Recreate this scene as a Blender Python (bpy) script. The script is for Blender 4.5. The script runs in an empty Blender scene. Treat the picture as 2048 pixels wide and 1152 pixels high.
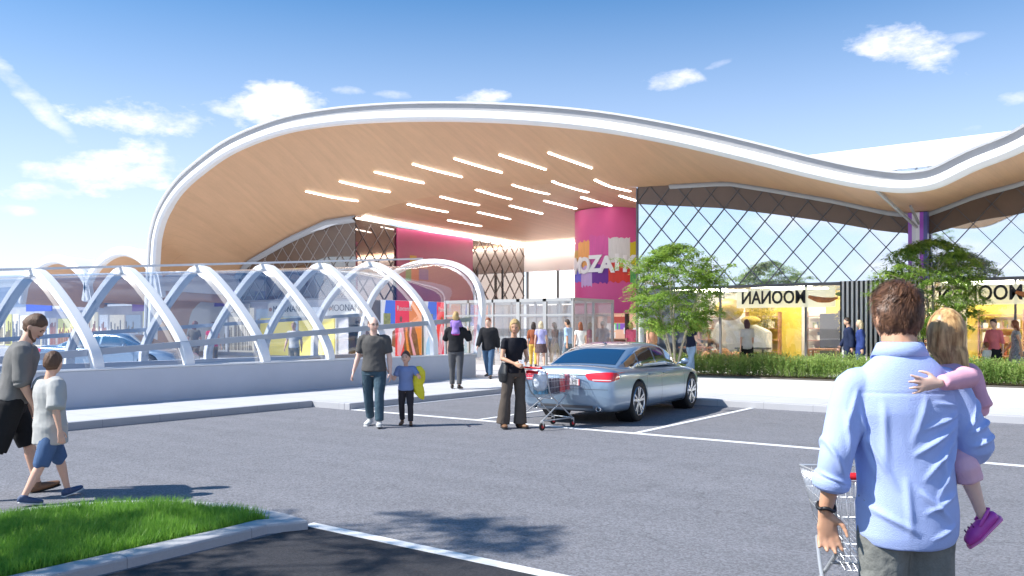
import bpy, bmesh, math, random
import numpy as np
from mathutils import Vector, Matrix, noise
from mathutils.bvhtree import BVHTree
random.seed(7)
rnd = random.Random(11)
R = math.radians
PI = math.pi
scene = bpy.context.scene
COL = scene.collection

# ------------------------------------------------------------------ camera
YAW = R(36.3)
FPX, HORIZ, CAMZ = 1670.0, 655.0, 1.62
FW = Vector((-math.sin(YAW), math.cos(YAW), 0))
RT = Vector((math.cos(YAW), math.sin(YAW), 0))
cam_d = bpy.data.cameras.new('camera')
cam = bpy.data.objects.new('camera', cam_d)
COL.objects.link(cam)
cam.location = (0, 0, CAMZ)
cam.rotation_euler = (PI / 2, 0, YAW)
cam_d.sensor_width = 36
cam_d.lens = FPX / 2048 * 36
cam_d.shift_y = (HORIZ - 576) / 2048
cam_d.clip_end = 3000
cam_d.clip_start = 0.05
scene.camera = cam

# where a spot seen at (px, py) of the 2048 px photograph lies in the place
def ray(px, py):
    return FW + RT * ((px - 1024) / FPX) + Vector((0, 0, (HORIZ - py) / FPX))
def G(px, py, z=0.0):
    r = ray(px, py); d = (z - CAMZ) / r.z
    return Vector((0, 0, CAMZ)) + r * d
def D(px, py, d):
    return Vector((0, 0, CAMZ)) + ray(px, py) * d
def onY(px, py, Y):
    r = ray(px, py); return Vector((0, 0, CAMZ)) + r * (Y / r.y)
def onX(px, py, X):
    r = ray(px, py); return Vector((0, 0, CAMZ)) + r * (X / r.x)

# ------------------------------------------------------------------ sun and sky
SUN_EL = R(45)
trav = RT * 1.5 + FW * 0.32
trav.normalize()
to_sun = Vector((-trav.x * math.cos(SUN_EL), -trav.y * math.cos(SUN_EL), math.sin(SUN_EL)))
sun_d = bpy.data.lights.new('sun', 'SUN')
sun_d.energy = 4.6; sun_d.angle = R(0.6); sun_d.color = (1.0, 0.96, 0.90)
sun = bpy.data.objects.new('sun', sun_d); COL.objects.link(sun)
sun.rotation_euler = to_sun.to_track_quat('Z', 'Y').to_euler()
sun.location = to_sun * 60

w = bpy.data.worlds.new('World'); scene.world = w; w.use_nodes = True
N = w.node_tree.nodes; L = w.node_tree.links
N.clear()
def wn(t, **k):
    n = N.new(t)
    for a, b in k.items():
        if a == 'op': n.operation = b
        else: setattr(n, a, b)
    return n
def wl(v, sock):
    if isinstance(v, (int, float)): sock.default_value = v
    else: L.new(v, sock)
def wm(op, a, b=None, c=None, clamp=False):
    n = wn('ShaderNodeMath', op=op); n.use_clamp = clamp
    wl(a, n.inputs[0])
    if b is not None: wl(b, n.inputs[1])
    if c is not None: wl(c, n.inputs[2])
    return n.outputs[0]
sky = wn('ShaderNodeTexSky', sky_type='NISHITA'); sky.sun_disc = False
sky.sun_elevation = SUN_EL
sky.sun_rotation = math.atan2(to_sun.x, to_sun.y)
sky.air_density = 1.0; sky.dust_density = 0.6; sky.ozone_density = 2.2
tc = wn('ShaderNodeTexCoord')
sep = wn('ShaderNodeSeparateXYZ'); L.new(tc.outputs['Generated'], sep.inputs[0])
az = wm('ARCTAN2', sep.outputs[0], sep.outputs[1])
el = wm('ARCSINE', sep.outputs[2], clamp=False)
n1 = wn('ShaderNodeTexNoise'); n1.inputs['Scale'].default_value = 16; n1.inputs['Detail'].default_value = 7; n1.inputs['Roughness'].default_value = 0.62
mp = wn('ShaderNodeMapping'); mp.inputs['Scale'].default_value = (1, 1, 2.2)
L.new(tc.outputs['Generated'], mp.inputs[0]); L.new(mp.outputs[0], n1.inputs['Vector'])
nz = n1.outputs['Fac']
def cloud(px, py, wpx, hpx, tilt=0.0, dens=1.0, flat=0.0):
    r = ray(px, py); r.normalize()
    a0 = math.atan2(r.x, r.y); e0 = math.asin(r.z)
    sa = wpx / FPX; se = hpx / FPX
    da = wm('SUBTRACT', az, a0); de = wm('SUBTRACT', el, e0)
    de2 = wm('MULTIPLY_ADD', da, tilt, de)
    q = wm('ADD', wm('POWER', wm('ABSOLUTE', wm('DIVIDE', da, sa)), 2.0), wm('POWER', wm('ABSOLUTE', wm('DIVIDE', de2, se)), 2.0))
    v = wm('SUBTRACT', 1.0, q)
    v = wm('ADD', v, wm('MULTIPLY', wm('SUBTRACT', nz, 0.5), 5.2))
    v = wm('MULTIPLY', wm('SMOOTHSTEP' if False else 'MAXIMUM', v, 0.0), 0.62 * dens, clamp=True)
    return v
CL = [(300, 234, 130, 32, 0, 1.2), (565, 206, 95, 34, 0, 1.2), (450, 218, 45, 14, 0, .8), (695, 182, 32, 9, 0, .5), (250, 333, 130, 46, -.15, 1.2),
      (110, 345, 70, 20, 0, .8), (85, 382, 60, 18, 0, .9), (965, 195, 55, 16, 0, 1), (1795, 88, 118, 36, .33, 1.1), (1352, 156, 56, 20, 0, .9), (60, 195, 90, 22, .95, .5),
      (2030, 200, 34, 14, 0, .6), (1440, 128, 34, 8, -.3, .4), (1930, 76, 36, 9, 0, .4), (30, 422, 34, 10, 0, .6), (1940, 256, 22, 10, 0, .4), (790, 190, 40, 8, 0, .4)]
acc = None
for c in CL:
    v = cloud(*c)
    acc = v if acc is None else wm('MAXIMUM', acc, v)
# a loose field of fair-weather clouds for the rest of the sky
n2 = wn('ShaderNodeTexNoise'); n2.inputs['Scale'].default_value = 4.0; n2.inputs['Detail'].default_value = 8; n2.inputs['Roughness'].default_value = 0.6
mp2 = wn('ShaderNodeMapping'); mp2.inputs['Scale'].default_value = (1, 1, 3.0); L.new(tc.outputs['Generated'], mp2.inputs[0]); L.new(mp2.outputs[0], n2.inputs['Vector'])
fld = wm('MULTIPLY', wm('SUBTRACT', n2.outputs['Fac'], 0.455), 7.0, clamp=True)
back = wm('MULTIPLY', wm('SUBTRACT', 0.35, wm('ADD', wm('MULTIPLY', sep.outputs[0], FW.x), wm('MULTIPLY', sep.outputs[1], FW.y))), 3.0, clamp=True)
fld = wm('MULTIPLY', fld, back)
lowf = wm('MULTIPLY', wm('SUBTRACT', 0.9, el), 1.2, clamp=True)
acc = wm('MAXIMUM', acc, wm('MULTIPLY', fld, lowf))
# pale air near the horizon
hz = wm('POWER', wm('SUBTRACT', 1.0, wm('MULTIPLY', wm('MAXIMUM', el, 0.0), 1 / 0.46), clamp=True), 1.35)
tint = wn('ShaderNodeMixRGB'); tint.blend_type = 'MULTIPLY'; tint.inputs[0].default_value = 1.0
L.new(sky.outputs[0], tint.inputs[1]); tint.inputs[2].default_value = (0.06, 0.76, 1.20, 1)
mixh = wn('ShaderNodeMixRGB'); L.new(wm('MULTIPLY', hz, 0.97), mixh.inputs[0]); L.new(tint.outputs[0], mixh.inputs[1]); mixh.inputs[2].default_value = (9.0, 9.2, 10.4, 1)
ccol = wn('ShaderNodeMixRGB'); L.new(wm('MULTIPLY', wm('SUBTRACT', nz, 0.35), 3.2, clamp=True), ccol.inputs[0])
ccol.inputs[1].default_value = (7.4, 7.8, 9.6, 1); ccol.inputs[2].default_value = (11.5, 10.9, 10.9, 1)
mixc = wn('ShaderNodeMixRGB'); L.new(wm('MULTIPLY', acc, 0.9), mixc.inputs[0]); L.new(mixh.outputs[0], mixc.inputs[1]); L.new(ccol.outputs[0], mixc.inputs[2])
bg = wn('ShaderNodeBackground'); bg.inputs['Strength'].default_value = 0.085
L.new(mixc.outputs[0], bg.inputs['Color'])
wo = wn('ShaderNodeOutputWorld'); L.new(bg.outputs[0], wo.inputs[0])

scene.view_settings.view_transform = 'Standard'
scene.view_settings.look = 'None'
scene.view_settings.exposure = 0.72
scene.view_settings.gamma = 1.0
scene.cycles.max_bounces = 8
scene.cycles.transparent_max_bounces = 24
scene.cycles.caustics_reflective = False
scene.cycles.caustics_refractive = False

# ------------------------------------------------------------------ materials
def mat(name, color=(.5, .5, .5), rough=.6, metal=0.0, var=None, bump=None, spec=.5, coat=0.0, sss=0.0, stretch=None, sheen=0.0, var2=None):
    m = bpy.data.materials.new(name); m.use_nodes = True
    nt = m.node_tree; b = nt.nodes['Principled BSDF']
    b.inputs['Base Color'].default_value = (*color, 1); b.inputs['Roughness'].default_value = rough
    b.inputs['Metallic'].default_value = metal; b.inputs['Specular IOR Level'].default_value = spec
    b.inputs['Coat Weight'].default_value = coat; b.inputs['Coat Roughness'].default_value = .04
    if sheen: b.inputs['Sheen Weight'].default_value = sheen
    if sss:
        b.inputs['Subsurface Weight'].default_value = sss; b.inputs['Subsurface Radius'].default_value = (.02, .007, .004)
        b.inputs['Subsurface Scale'].default_value = .5
    tcn = None
    def coord():
        t = nt.nodes.new('ShaderNodeTexCoord'); mpn = nt.nodes.new('ShaderNodeMapping')
        nt.links.new(t.outputs['Object'], mpn.inputs[0])
        if stretch: mpn.inputs['Scale'].default_value = stretch
        return mpn.outputs[0]
    col = None
    for vv in (var, var2):
        if vv:
            sc, amt = vv
            n = nt.nodes.new('ShaderNodeTexNoise'); n.inputs['Scale'].default_value = sc; n.inputs['Detail'].default_value = 6; n.inputs['Roughness'].default_value = .65
            nt.links.new(coord(), n.inputs['Vector'])
            r = nt.nodes.new('ShaderNodeMapRange'); r.inputs[1].default_value = .3; r.inputs[2].default_value = .7
            r.inputs[3].default_value = 1 - amt; r.inputs[4].default_value = 1 + amt
            nt.links.new(n.outputs['Fac'], r.inputs[0])
            mx = nt.nodes.new('ShaderNodeVectorMath'); mx.operation = 'SCALE'
            if col is None: mx.inputs[0].default_value = color
            else: nt.links.new(col, mx.inputs[0])
            nt.links.new(r.outputs[0], mx.inputs['Scale']); col = mx.outputs[0]
    if col is not None: nt.links.new(col, b.inputs['Base Color'])
    if bump:
        sc, st = bump
        n = nt.nodes.new('ShaderNodeTexNoise'); n.inputs['Scale'].default_value = sc; n.inputs['Detail'].default_value = 5
        nt.links.new(coord(), n.inputs['Vector'])
        bp = nt.nodes.new('ShaderNodeBump'); bp.inputs['Strength'].default_value = st; bp.inputs['Distance'].default_value = .02
        nt.links.new(n.outputs['Fac'], bp.inputs['Height']); nt.links.new(bp.outputs[0], b.inputs['Normal'])
    return m
def emat(name, color, strength):
    m = bpy.data.materials.new(name); m.use_nodes = True; b = m.node_tree.nodes['Principled BSDF']
    b.inputs['Base Color'].default_value = (*color, 1); b.inputs['Emission Color'].default_value = (*color, 1); b.inputs['Emission Strength'].default_value = strength
    return m
def glass(name, tint=(1, 1, 1), refl=.2, rough=.02, base=None):
    """thin sheet: see-through mixed with a mirror that grows at grazing angles; base = opaque body instead of see-through"""
    m = bpy.data.materials.new(name); m.use_nodes = True; nt = m.node_tree; nt.nodes.clear()
    o = nt.nodes.new('ShaderNodeOutputMaterial'); mx = nt.nodes.new('ShaderNodeMixShader')
    if base:
        a = nt.nodes.new('ShaderNodeBsdfDiffuse'); a.inputs[0].default_value = (*base, 1)
    else:
        a = nt.nodes.new('ShaderNodeBsdfTransparent'); a.inputs[0].default_value = (*tint, 1)
    g = nt.nodes.new('ShaderNodeBsdfGlossy'); g.inputs[0].default_value = (*tint, 1) if base else (1, 1, 1, 1); g.inputs['Roughness'].default_value = rough
    lw = nt.nodes.new('ShaderNodeLayerWeight'); lw.inputs[0].default_value = .25
    mr = nt.nodes.new('ShaderNodeMapRange'); mr.inputs[3].default_value = refl; mr.inputs[4].default_value = min(1, refl + .65)
    nt.links.new(lw.outputs['Facing'], mr.inputs[0])
    pw = nt.nodes.new('ShaderNodeMath'); pw.operation = 'MULTIPLY'; pw.inputs[1].default_value = 1
    nt.links.new(mr.outputs[0], pw.inputs[0])
    nt.links.new(pw.outputs[0], mx.inputs[0]); nt.links.new(a.outputs[0], mx.inputs[1]); nt.links.new(g.outputs[0], mx.inputs[2]); nt.links.new(mx.outputs[0], o.inputs[0])
    return m
def wood_mat(name, color, axis='X', plank=.16):
    m = mat(name, color, .5, var=(.8, .05), var2=(9, .03), stretch=(3, .5, 3) if axis == 'X' else (.5, 3, 3))
    nt = m.node_tree; b = nt.nodes['Principled BSDF']
    t = nt.nodes.new('ShaderNodeTexCoord'); s = nt.nodes.new('ShaderNodeSeparateXYZ'); nt.links.new(t.outputs['Object'], s.inputs[0])
    f = nt.nodes.new('ShaderNodeMath'); f.operation = 'PINGPONG'; f.inputs[1].default_value = plank / 2
    nt.links.new(s.outputs[axis], f.inputs[0])
    g = nt.nodes.new('ShaderNodeMapRange'); g.inputs[1].default_value = 0; g.inputs[2].default_value = .007; g.inputs[3].default_value = .86; g.inputs[4].default_value = 1
    nt.links.new(f.outputs[0], g.inputs[0])
    # tone differs plank by plank
    dv = nt.nodes.new('ShaderNodeMath'); dv.operation = 'DIVIDE'; dv.inputs[1].default_value = plank
    nt.links.new(s.outputs[axis], dv.inputs[0]); rd = nt.nodes.new('ShaderNodeMath'); rd.operation = 'ROUND'; nt.links.new(dv.outputs[0], rd.inputs[0])
    wnn = nt.nodes.new('ShaderNodeTexWhiteNoise'); wnn.noise_dimensions = '1D'; nt.links.new(rd.outputs[0], wnn.inputs['W'])
    mr = nt.nodes.new('ShaderNodeMapRange'); mr.inputs[3].default_value = .965; mr.inputs[4].default_value = 1.03; nt.links.new(wnn.outputs[0], mr.inputs[0])
    mm = nt.nodes.new('ShaderNodeMath'); mm.operation = 'MULTIPLY'; nt.links.new(g.outputs[0], mm.inputs[0]); nt.links.new(mr.outputs[0], mm.inputs[1])
    src = b.inputs['Base Color'].links[0].from_socket
    v = nt.nodes.new('ShaderNodeVectorMath'); v.operation = 'SCALE'; nt.links.new(src, v.inputs[0]); nt.links.new(mm.outputs[0], v.inputs['Scale'])
    nt.links.new(v.outputs[0], b.inputs['Base Color'])
    return m
def slab_mat(name, color, sx, sy, joint=.012, jcol=.6):
    m = mat(name, color, .75, var=(.7, .06), var2=(60, .06), bump=(90, .12))
    nt = m.node_tree; b = nt.nodes['Principled BSDF']; src = b.inputs['Base Color'].links[0].from_socket
    t = nt.nodes.new('ShaderNodeTexCoord'); s = nt.nodes.new('ShaderNodeSeparateXYZ'); nt.links.new(t.outputs['Object'], s.inputs[0])
    outs = []
    for ax, p in (('X', sx), ('Y', sy)):
        f = nt.nodes.new('ShaderNodeMath'); f.operation = 'PINGPONG'; f.inputs[1].default_value = p / 2; nt.links.new(s.outputs[ax], f.inputs[0])
        g = nt.nodes.new('ShaderNodeMapRange'); g.inputs[2].default_value = joint; g.inputs[3].default_value = jcol; nt.links.new(f.outputs[0], g.inputs[0]); outs.append(g.outputs[0])
    mm = nt.nodes.new('ShaderNodeMath'); mm.operation = 'MINIMUM'; nt.links.new(outs[0], mm.inputs[0]); nt.links.new(outs[1], mm.inputs[1])
    v = nt.nodes.new('ShaderNodeVectorMath'); v.operation = 'SCALE'; nt.links.new(src, v.inputs[0]); nt.links.new(mm.outputs[0], v.inputs['Scale'])
    nt.links.new(v.outputs[0], b.inputs['Base Color'])
    return m
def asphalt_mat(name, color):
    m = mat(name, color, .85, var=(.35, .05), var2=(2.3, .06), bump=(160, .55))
    nt = m.node_tree; b = nt.nodes['Principled BSDF']; src = b.inputs['Base Color'].links[0].from_socket
    t = nt.nodes.new('ShaderNodeTexCoord')
    vo = nt.nodes.new('ShaderNodeTexVoronoi'); vo.inputs['Scale'].default_value = 70; nt.links.new(t.outputs['Object'], vo.inputs['Vector'])
    sp = nt.nodes.new('ShaderNodeSeparateColor'); nt.links.new(vo.outputs['Color'], sp.inputs[0])
    mr = nt.nodes.new('ShaderNodeMapRange'); mr.inputs[3].default_value = .70; mr.inputs[4].default_value = 1.32; nt.links.new(sp.outputs[0], mr.inputs[0])
    v = nt.nodes.new('ShaderNodeVectorMath'); v.operation = 'SCALE'; nt.links.new(src, v.inputs[0]); nt.links.new(mr.outputs[0], v.inputs['Scale'])
    # oil stains, patched and worn places
    st = nt.nodes.new('ShaderNodeTexNoise'); st.inputs['Scale'].default_value = 1.1; st.inputs['Detail'].default_value = 5; st.inputs['Roughness'].default_value = .7; nt.links.new(t.outputs['Object'], st.inputs['Vector'])
    s1 = nt.nodes.new('ShaderNodeMapRange'); s1.inputs[1].default_value = .60; s1.inputs[2].default_value = .72; s1.inputs[3].default_value = 1.0; s1.inputs[4].default_value = .78; nt.links.new(st.outputs[0], s1.inputs[0])
    mpp = nt.nodes.new('ShaderNodeMapping'); mpp.inputs['Scale'].default_value = (.16, 2.6, 1); nt.links.new(t.outputs['Object'], mpp.inputs[0])
    tr = nt.nodes.new('ShaderNodeTexNoise'); tr.inputs['Scale'].default_value = 1.0; tr.inputs['Detail'].default_value = 3; nt.links.new(mpp.outputs[0], tr.inputs['Vector'])
    s2 = nt.nodes.new('ShaderNodeMapRange'); s2.inputs[1].default_value = .35; s2.inputs[2].default_value = .65; s2.inputs[3].default_value = .95; s2.inputs[4].default_value = 1.04; nt.links.new(tr.outputs[0], s2.inputs[0])
    cr = nt.nodes.new('ShaderNodeTexVoronoi'); cr.feature = 'DISTANCE_TO_EDGE'; cr.inputs['Scale'].default_value = .22
    wv = nt.nodes.new('ShaderNodeTexNoise'); wv.inputs['Scale'].default_value = 1.4; wv.inputs['Detail'].default_value = 6; nt.links.new(t.outputs['Object'], wv.inputs['Vector'])
    ad = nt.nodes.new('ShaderNodeVectorMath'); ad.operation = 'ADD'; nt.links.new(t.outputs['Object'], ad.inputs[0]); nt.links.new(wv.outputs['Color'], ad.inputs[1]); nt.links.new(ad.outputs[0], cr.inputs['Vector'])
    s3 = nt.nodes.new('ShaderNodeMapRange'); s3.inputs[1].default_value = .0005; s3.inputs[2].default_value = .0024; s3.inputs[3].default_value = .72; s3.inputs[4].default_value = 1.0; nt.links.new(cr.outputs[0], s3.inputs[0])
    m1 = nt.nodes.new('ShaderNodeMath'); m1.operation = 'MULTIPLY'; nt.links.new(s1.outputs[0], m1.inputs[0]); nt.links.new(s2.outputs[0], m1.inputs[1])
    m2 = nt.nodes.new('ShaderNodeMath'); m2.operation = 'MULTIPLY'; nt.links.new(m1.outputs[0], m2.inputs[0]); nt.links.new(s3.outputs[0], m2.inputs[1])
    v2 = nt.nodes.new('ShaderNodeVectorMath'); v2.operation = 'SCALE'; nt.links.new(v.outputs[0], v2.inputs[0]); nt.links.new(m2.outputs[0], v2.inputs['Scale'])
    nt.links.new(v2.outputs[0], b.inputs['Base Color'])
    return m

M = dict(
    white=mat('white_paint', (.82, .82, .82), .45, var=(3, .02)),
    rib=mat('white_rib_paint', (.84, .84, .85), .35, var=(2, .02)),
    grey=mat('grey_metal', (.42, .42, .43), .45, var=(2, .03)),
    dark=mat('dark_metal', (.035, .036, .04), .4),
    mull=mat('mullion_metal', (.13, .13, .14), .4),
    chrome=mat('chrome', (.75, .75, .77), .18, 1.0),
    wire=mat('wire_chrome', (.68, .69, .71), .3, .6),
    conc=mat('concrete', (.47, .47, .49), .8, var=(2, .07), var2=(25, .06), bump=(60, .25)),
    barrier=mat('barrier_paint', (.50, .53, .60), .5, var=(1.2, .04), var2=(40, .02)),
    kerb=slab_mat('kerb_stone', (.42, .42, .44), .97, 1.0, .006, .5),
    paint=mat('road_paint', (.80, .80, .80), .7, var=(14, .10), bump=(150, .4)),
    pink=mat('pink_cladding', (.68, .09, .30), .45, var=(1.5, .03)),
    rubber=mat('rubber', (.015, .015, .016), .75),
    black=mat('black_plastic', (.012, .012, .013), .45),
    red=mat('red_plastic', (.62, .02, .025), .3),
)
ASPH = asphalt_mat('asphalt', (.195, .195, .214))
ASPH2 = asphalt_mat('dark_asphalt', (.030, .030, .036))  # second asphalt tone, much darker than the aisle
WOOD = wood_mat('timber_soffit', (.65, .40, .235), 'X', .22)

# ------------------------------------------------------------------ mesh helpers
def catmull(pts, n):
    P = [Vector(p) for p in pts]
    if len(P) < 3 or n <= 1: return P, [i for i in range(len(P))]
    out = []; par = []
    for i in range(len(P) - 1):
        p0 = P[i - 1] if i > 0 else P[0] * 2 - P[1]
        p1, p2 = P[i], P[i + 1]
        p3 = P[i + 2] if i + 2 < len(P) else P[-1] * 2 - P[-2]
        for k in range(n):
            t = k / n
            out.append(.5 * ((2 * p1) + (p2 - p0) * t + (2 * p0 - 5 * p1 + 4 * p2 - p3) * t * t + (3 * p1 - p0 - 3 * p2 + p3) * t ** 3)); par.append(i + t)
    out.append(P[-1]); par.append(len(P) - 1)
    return out, par
class MB:
    def __init__(s): s.v = []; s.f = []; s.mi = []; s.cur = 0
    def add(s, vs, fs):
        o = len(s.v); s.v += [tuple(x) for x in vs]; s.f += [tuple(i + o for i in f) for f in fs]; s.mi += [s.cur] * len(fs)
        return s
    def box(s, a, b):
        x0, y0, z0 = a; x1, y1, z1 = b
        return s.add([(x0, y0, z0), (x1, y0, z0), (x1, y1, z0), (x0, y1, z0), (x0, y0, z1), (x1, y0, z1), (x1, y1, z1), (x0, y1, z1)],
              [(0, 3, 2, 1), (4, 5, 6, 7), (0, 1, 5, 4), (1, 2, 6, 5), (2, 3, 7, 6), (3, 0, 4, 7)])
    def bar(s, p, q, wd, ht=None, up=(0, 0, 1)):
        """rectangular bar between two points"""
        ht = ht or wd; p = Vector(p); q = Vector(q); t = (q - p).normalized(); u = Vector(up)
        if abs(t.dot(u)) > .98: u = Vector((1, 0, 0))
        sd = t.cross(u).normalized() * wd / 2; uu = sd.cross(t).normalized() * ht / 2
        vs = [c + a * sd + b * uu for c in (p, q) for a, b in ((-1, -1), (1, -1), (1, 1), (-1, 1))]
        return s.add(vs, [(0, 1, 2, 3), (7, 6, 5, 4), (0, 4, 5, 1), (1, 5, 6, 2), (2, 6, 7, 3), (3, 7, 4, 0)])
    def tube(s, pts, rads, side=None, n=10, sub=1, cap=.6):
        """rads: r or (r_side, r_other) each; side: fixed axis for r_side"""
        P0 = [Vector(p) for p in pts]
        if isinstance(rads, (int, float)): rads = [rads] * len(P0)
        rr = [(r, r) if isinstance(r, (int, float)) else r for r in rads]
        P, par = catmull(P0, sub)
        ra = np.array(rr, float); idx = np.arange(len(rr))
        RA = np.stack([np.interp(par, idx, ra[:, 0]), np.interp(par, idx, ra[:, 1])], 1)
        T = []
        for i in range(len(P)):
            a = P[max(0, i - 1)]; b = P[min(len(P) - 1, i + 1)]; t = b - a
            T.append(t.normalized() if t.length > 1e-9 else Vector((0, 0, 1)))
        if side is None:
            sd = T[0].orthogonal().normalized()
        else: sd = Vector(side)
        rings = []
        if cap:
            e = min(RA[0]) * cap; rings.append((P[0] - T[0] * e, T[0], RA[0] * .45)); rings.append((P[0] - T[0] * e * .6, T[0], RA[0] * .8))
        for i in range(len(P)): rings.append((P[i], T[i], RA[i]))
        if cap:
            e = min(RA[-1]) * cap; rings.append((P[-1] + T[-1] * e * .6, T[-1], RA[-1] * .8)); rings.append((P[-1] + T[-1] * e, T[-1], RA[-1] * .45))
        vs = []; fs = []
        for c, t, r in rings:
            s1 = (sd - t * sd.dot(t))
            if s1.length < 1e-6: s1 = t.orthogonal()
            s1.normalize()
            if side is None: sd = s1
            s2 = t.cross(s1).normalized()
            for k in range(n):
                a = 2 * PI * k / n
                vs.append(c + s1 * (math.cos(a) * r[0]) + s2 * (math.sin(a) * r[1]))
        m = len(rings)
        for i in range(m - 1):
            for k in range(n):
                fs.append((i * n + k, i * n + (k + 1) % n, (i + 1) * n + (k + 1) % n, (i + 1) * n + k))
        fs.append(tuple(range(n - 1, -1, -1))); fs.append(tuple((m - 1) * n + k for k in range(n)))
        return s.add(vs, fs)
    def ell(s, c, r, rot=None, n=16, m=10):
        c = Vector(c); vs = []; fs = []
        for i in range(m + 1):
            th = PI * i / m
            for k in range(n):
                p = Vector((math.sin(th) * math.cos(2 * PI * k / n) * r[0], math.sin(th) * math.sin(2 * PI * k / n) * r[1], math.cos(th) * r[2]))
                if rot is not None: p = rot @ p
                vs.append(c + p)
        for i in range(m):
            for k in range(n):
                fs.append((i * n + k, (i + 1) * n + k, (i + 1) * n + (k + 1) % n, i * n + (k + 1) % n))
        return s.add(vs, fs)
    def lathe(s, prof, c=(0, 0, 0), axis='Z', n=32, ang=2 * PI, a0=0):
        """prof: (r, h) list"""
        vs = []; fs = []; full = abs(ang - 2 * PI) < 1e-6; k1 = n if full else n + 1
        for r, h in prof:
            for k in range(k1):
                a = a0 + ang * k / n; x, y = r * math.cos(a), r * math.sin(a)
                p = (x, y, h) if axis == 'Z' else ((h, x, y) if axis == 'X' else (x, h, y))
                vs.append((p[0] + c[0], p[1] + c[1], p[2] + c[2]))
        for i in range(len(prof) - 1):
            for k in range(n):
                fs.append((i * k1 + k, i * k1 + (k + 1) % k1, (i + 1) * k1 + (k + 1) % k1, (i + 1) * k1 + k))
        return s.add(vs, fs)
    def grid(s, rows):
        """rows of points -> quad sheet"""
        n = len(rows[0]); vs = [p for r in rows for p in r]
        fs = [(i * n + k, i * n + k + 1, (i + 1) * n + k + 1, (i + 1) * n + k) for i in range(len(rows) - 1) for k in range(n - 1)]
        return s.add(vs, fs)
    def prism(s, poly, a, b, plane='XY'):
        """closed outline extruded between two levels; plane XY (levels z), XZ (levels y), YZ (levels x)"""
        def P(u, v, h): return (u, v, h) if plane == 'XY' else ((u, h, v) if plane == 'XZ' else (h, u, v))
        n = len(poly); vs = [P(u, v, a) for u, v in poly] + [P(u, v, b) for u, v in poly]
        fs = [tuple(range(n - 1, -1, -1)), tuple(range(n, 2 * n))] + [(i, (i + 1) % n, n + (i + 1) % n, n + i) for i in range(n)]
        return s.add(vs, fs)
    def mesh(s, name, smooth=False):
        me = bpy.data.meshes.new(name); me.from_pydata(s.v, [], s.f); me.update()
        if any(s.mi): me.polygons.foreach_set('material_index', s.mi)
        b = bmesh.new(); b.from_mesh(me); bmesh.ops.recalc_face_normals(b, faces=b.faces); b.to_mesh(me); b.free()
        if smooth: me.polygons.foreach_set('use_smooth', [True] * len(me.polygons))
        return me
    def build(s, name, m, parent=None, smooth=False, bevel=0, auto=None, sub=0):
        me = s.mesh(name, smooth or bool(auto) or sub > 0)
        for mm in (m if isinstance(m, (list, tuple)) else [m]): me.materials.append(mm)
        o = link(name, me, parent)
        if auto: me.set_sharp_from_angle(angle=R(auto))
        if bevel:
            bv = o.modifiers.new('bevel', 'BEVEL'); bv.width = bevel; bv.segments = 2; bv.limit_method = 'ANGLE'; bv.angle_limit = R(35)
        if sub:
            sb = o.modifiers.new('sub', 'SUBSURF'); sb.levels = sub; sb.render_levels = sub
        return o
def link(name, data, parent=None):
    o = bpy.data.objects.new(name, data); COL.objects.link(o)
    if parent is not None: o.parent = parent
    return o
def thing(name, label, cat, loc=(0, 0, 0), rz=0.0, group=None):
    o = link(name, None); o.location = loc; o.rotation_euler = (0, 0, rz); o.empty_display_size = .2
    return tag(o, label, cat, group)
def tag(o, label=None, cat=None, group=None, kind=None):
    if label: o['label'] = label
    if cat: o['category'] = cat
    if group: o['group'] = group
    if kind: o['kind'] = kind
    return o
def copy_tree(o, parent=None):
    c = o.copy(); COL.objects.link(c)
    if parent is not None: c.parent = parent
    for ch in list(o.children): copy_tree(ch, c)
    return c
def text_mesh(txt, size, ext=.01, mirror=False, bold=0.0):
    cu = bpy.data.curves.new('lettering', 'FONT'); cu.body = txt; cu.size = size; cu.extrude = ext; cu.align_x = 'CENTER'; cu.align_y = 'CENTER'; cu.offset = bold; cu.resolution_u = 3
    ob = bpy.data.objects.new('tmp', cu); COL.objects.link(ob); dg = bpy.context.evaluated_depsgraph_get(); dg.update()
    me = bpy.data.meshes.new_from_object(ob.evaluated_get(dg)); bpy.data.objects.remove(ob)
    if mirror:
        for v in me.vertices: v.co.x *= -1
        me.flip_normals()
    return me
def text(name, txt, size, m, loc, rot, parent=None, ext=.01, mirror=False, bold=0.0):
    me = text_mesh(txt, size, ext, mirror, bold); me.materials.clear(); me.materials.append(m)
    o = link(name, me, parent); o.location = loc; o.rotation_euler = rot
    return o
# ------------------------------------------------------------------ ground, kerbs, paving, markings
def struct(name, mb, m, **k): return tag(mb.build(name, m, **k), kind='structure')
struct('ground', MB().add([(-900, -900, -.004), (900, -900, -.004), (900, 900, -.004), (-900, 900, -.004)], [(0, 1, 2, 3)]), ASPH)
PZ = .12
SLAB = slab_mat('pale_paving', (.66, .66, .67), 1.2, 1.2)
SLAB2 = slab_mat('grey_paving', (.52, .52, .54), 1.2, .9)
KX1, KX2, KY1, KY2 = -13.4, -12.3, 11.5, 16.4
def sheet(poly, z, name, m):
    return struct(name, MB().prism(poly, -.05, z), m)
sheet([(-200, -60), (KX1 - .15, -60), (KX1 - .15, KY1), (KX2 - .15, KY1 + .001), (KX2 - .15, 18.2), (-15.7, 18.2), (-15.7, 120), (-200, 120)], PZ, 'walkway_pavement', SLAB2)
sheet([(KX2 - .149, KY2 + .15), (70, KY2 + .15), (70, 18.2), (KX2 - .149, 18.2)], PZ, 'kerbside_pavement', SLAB2)
sheet([(-15.699, 18.201), (70, 18.201), (70, 120), (-15.699, 120)], PZ + .004, 'forecourt_pavement', SLAB)
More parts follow.
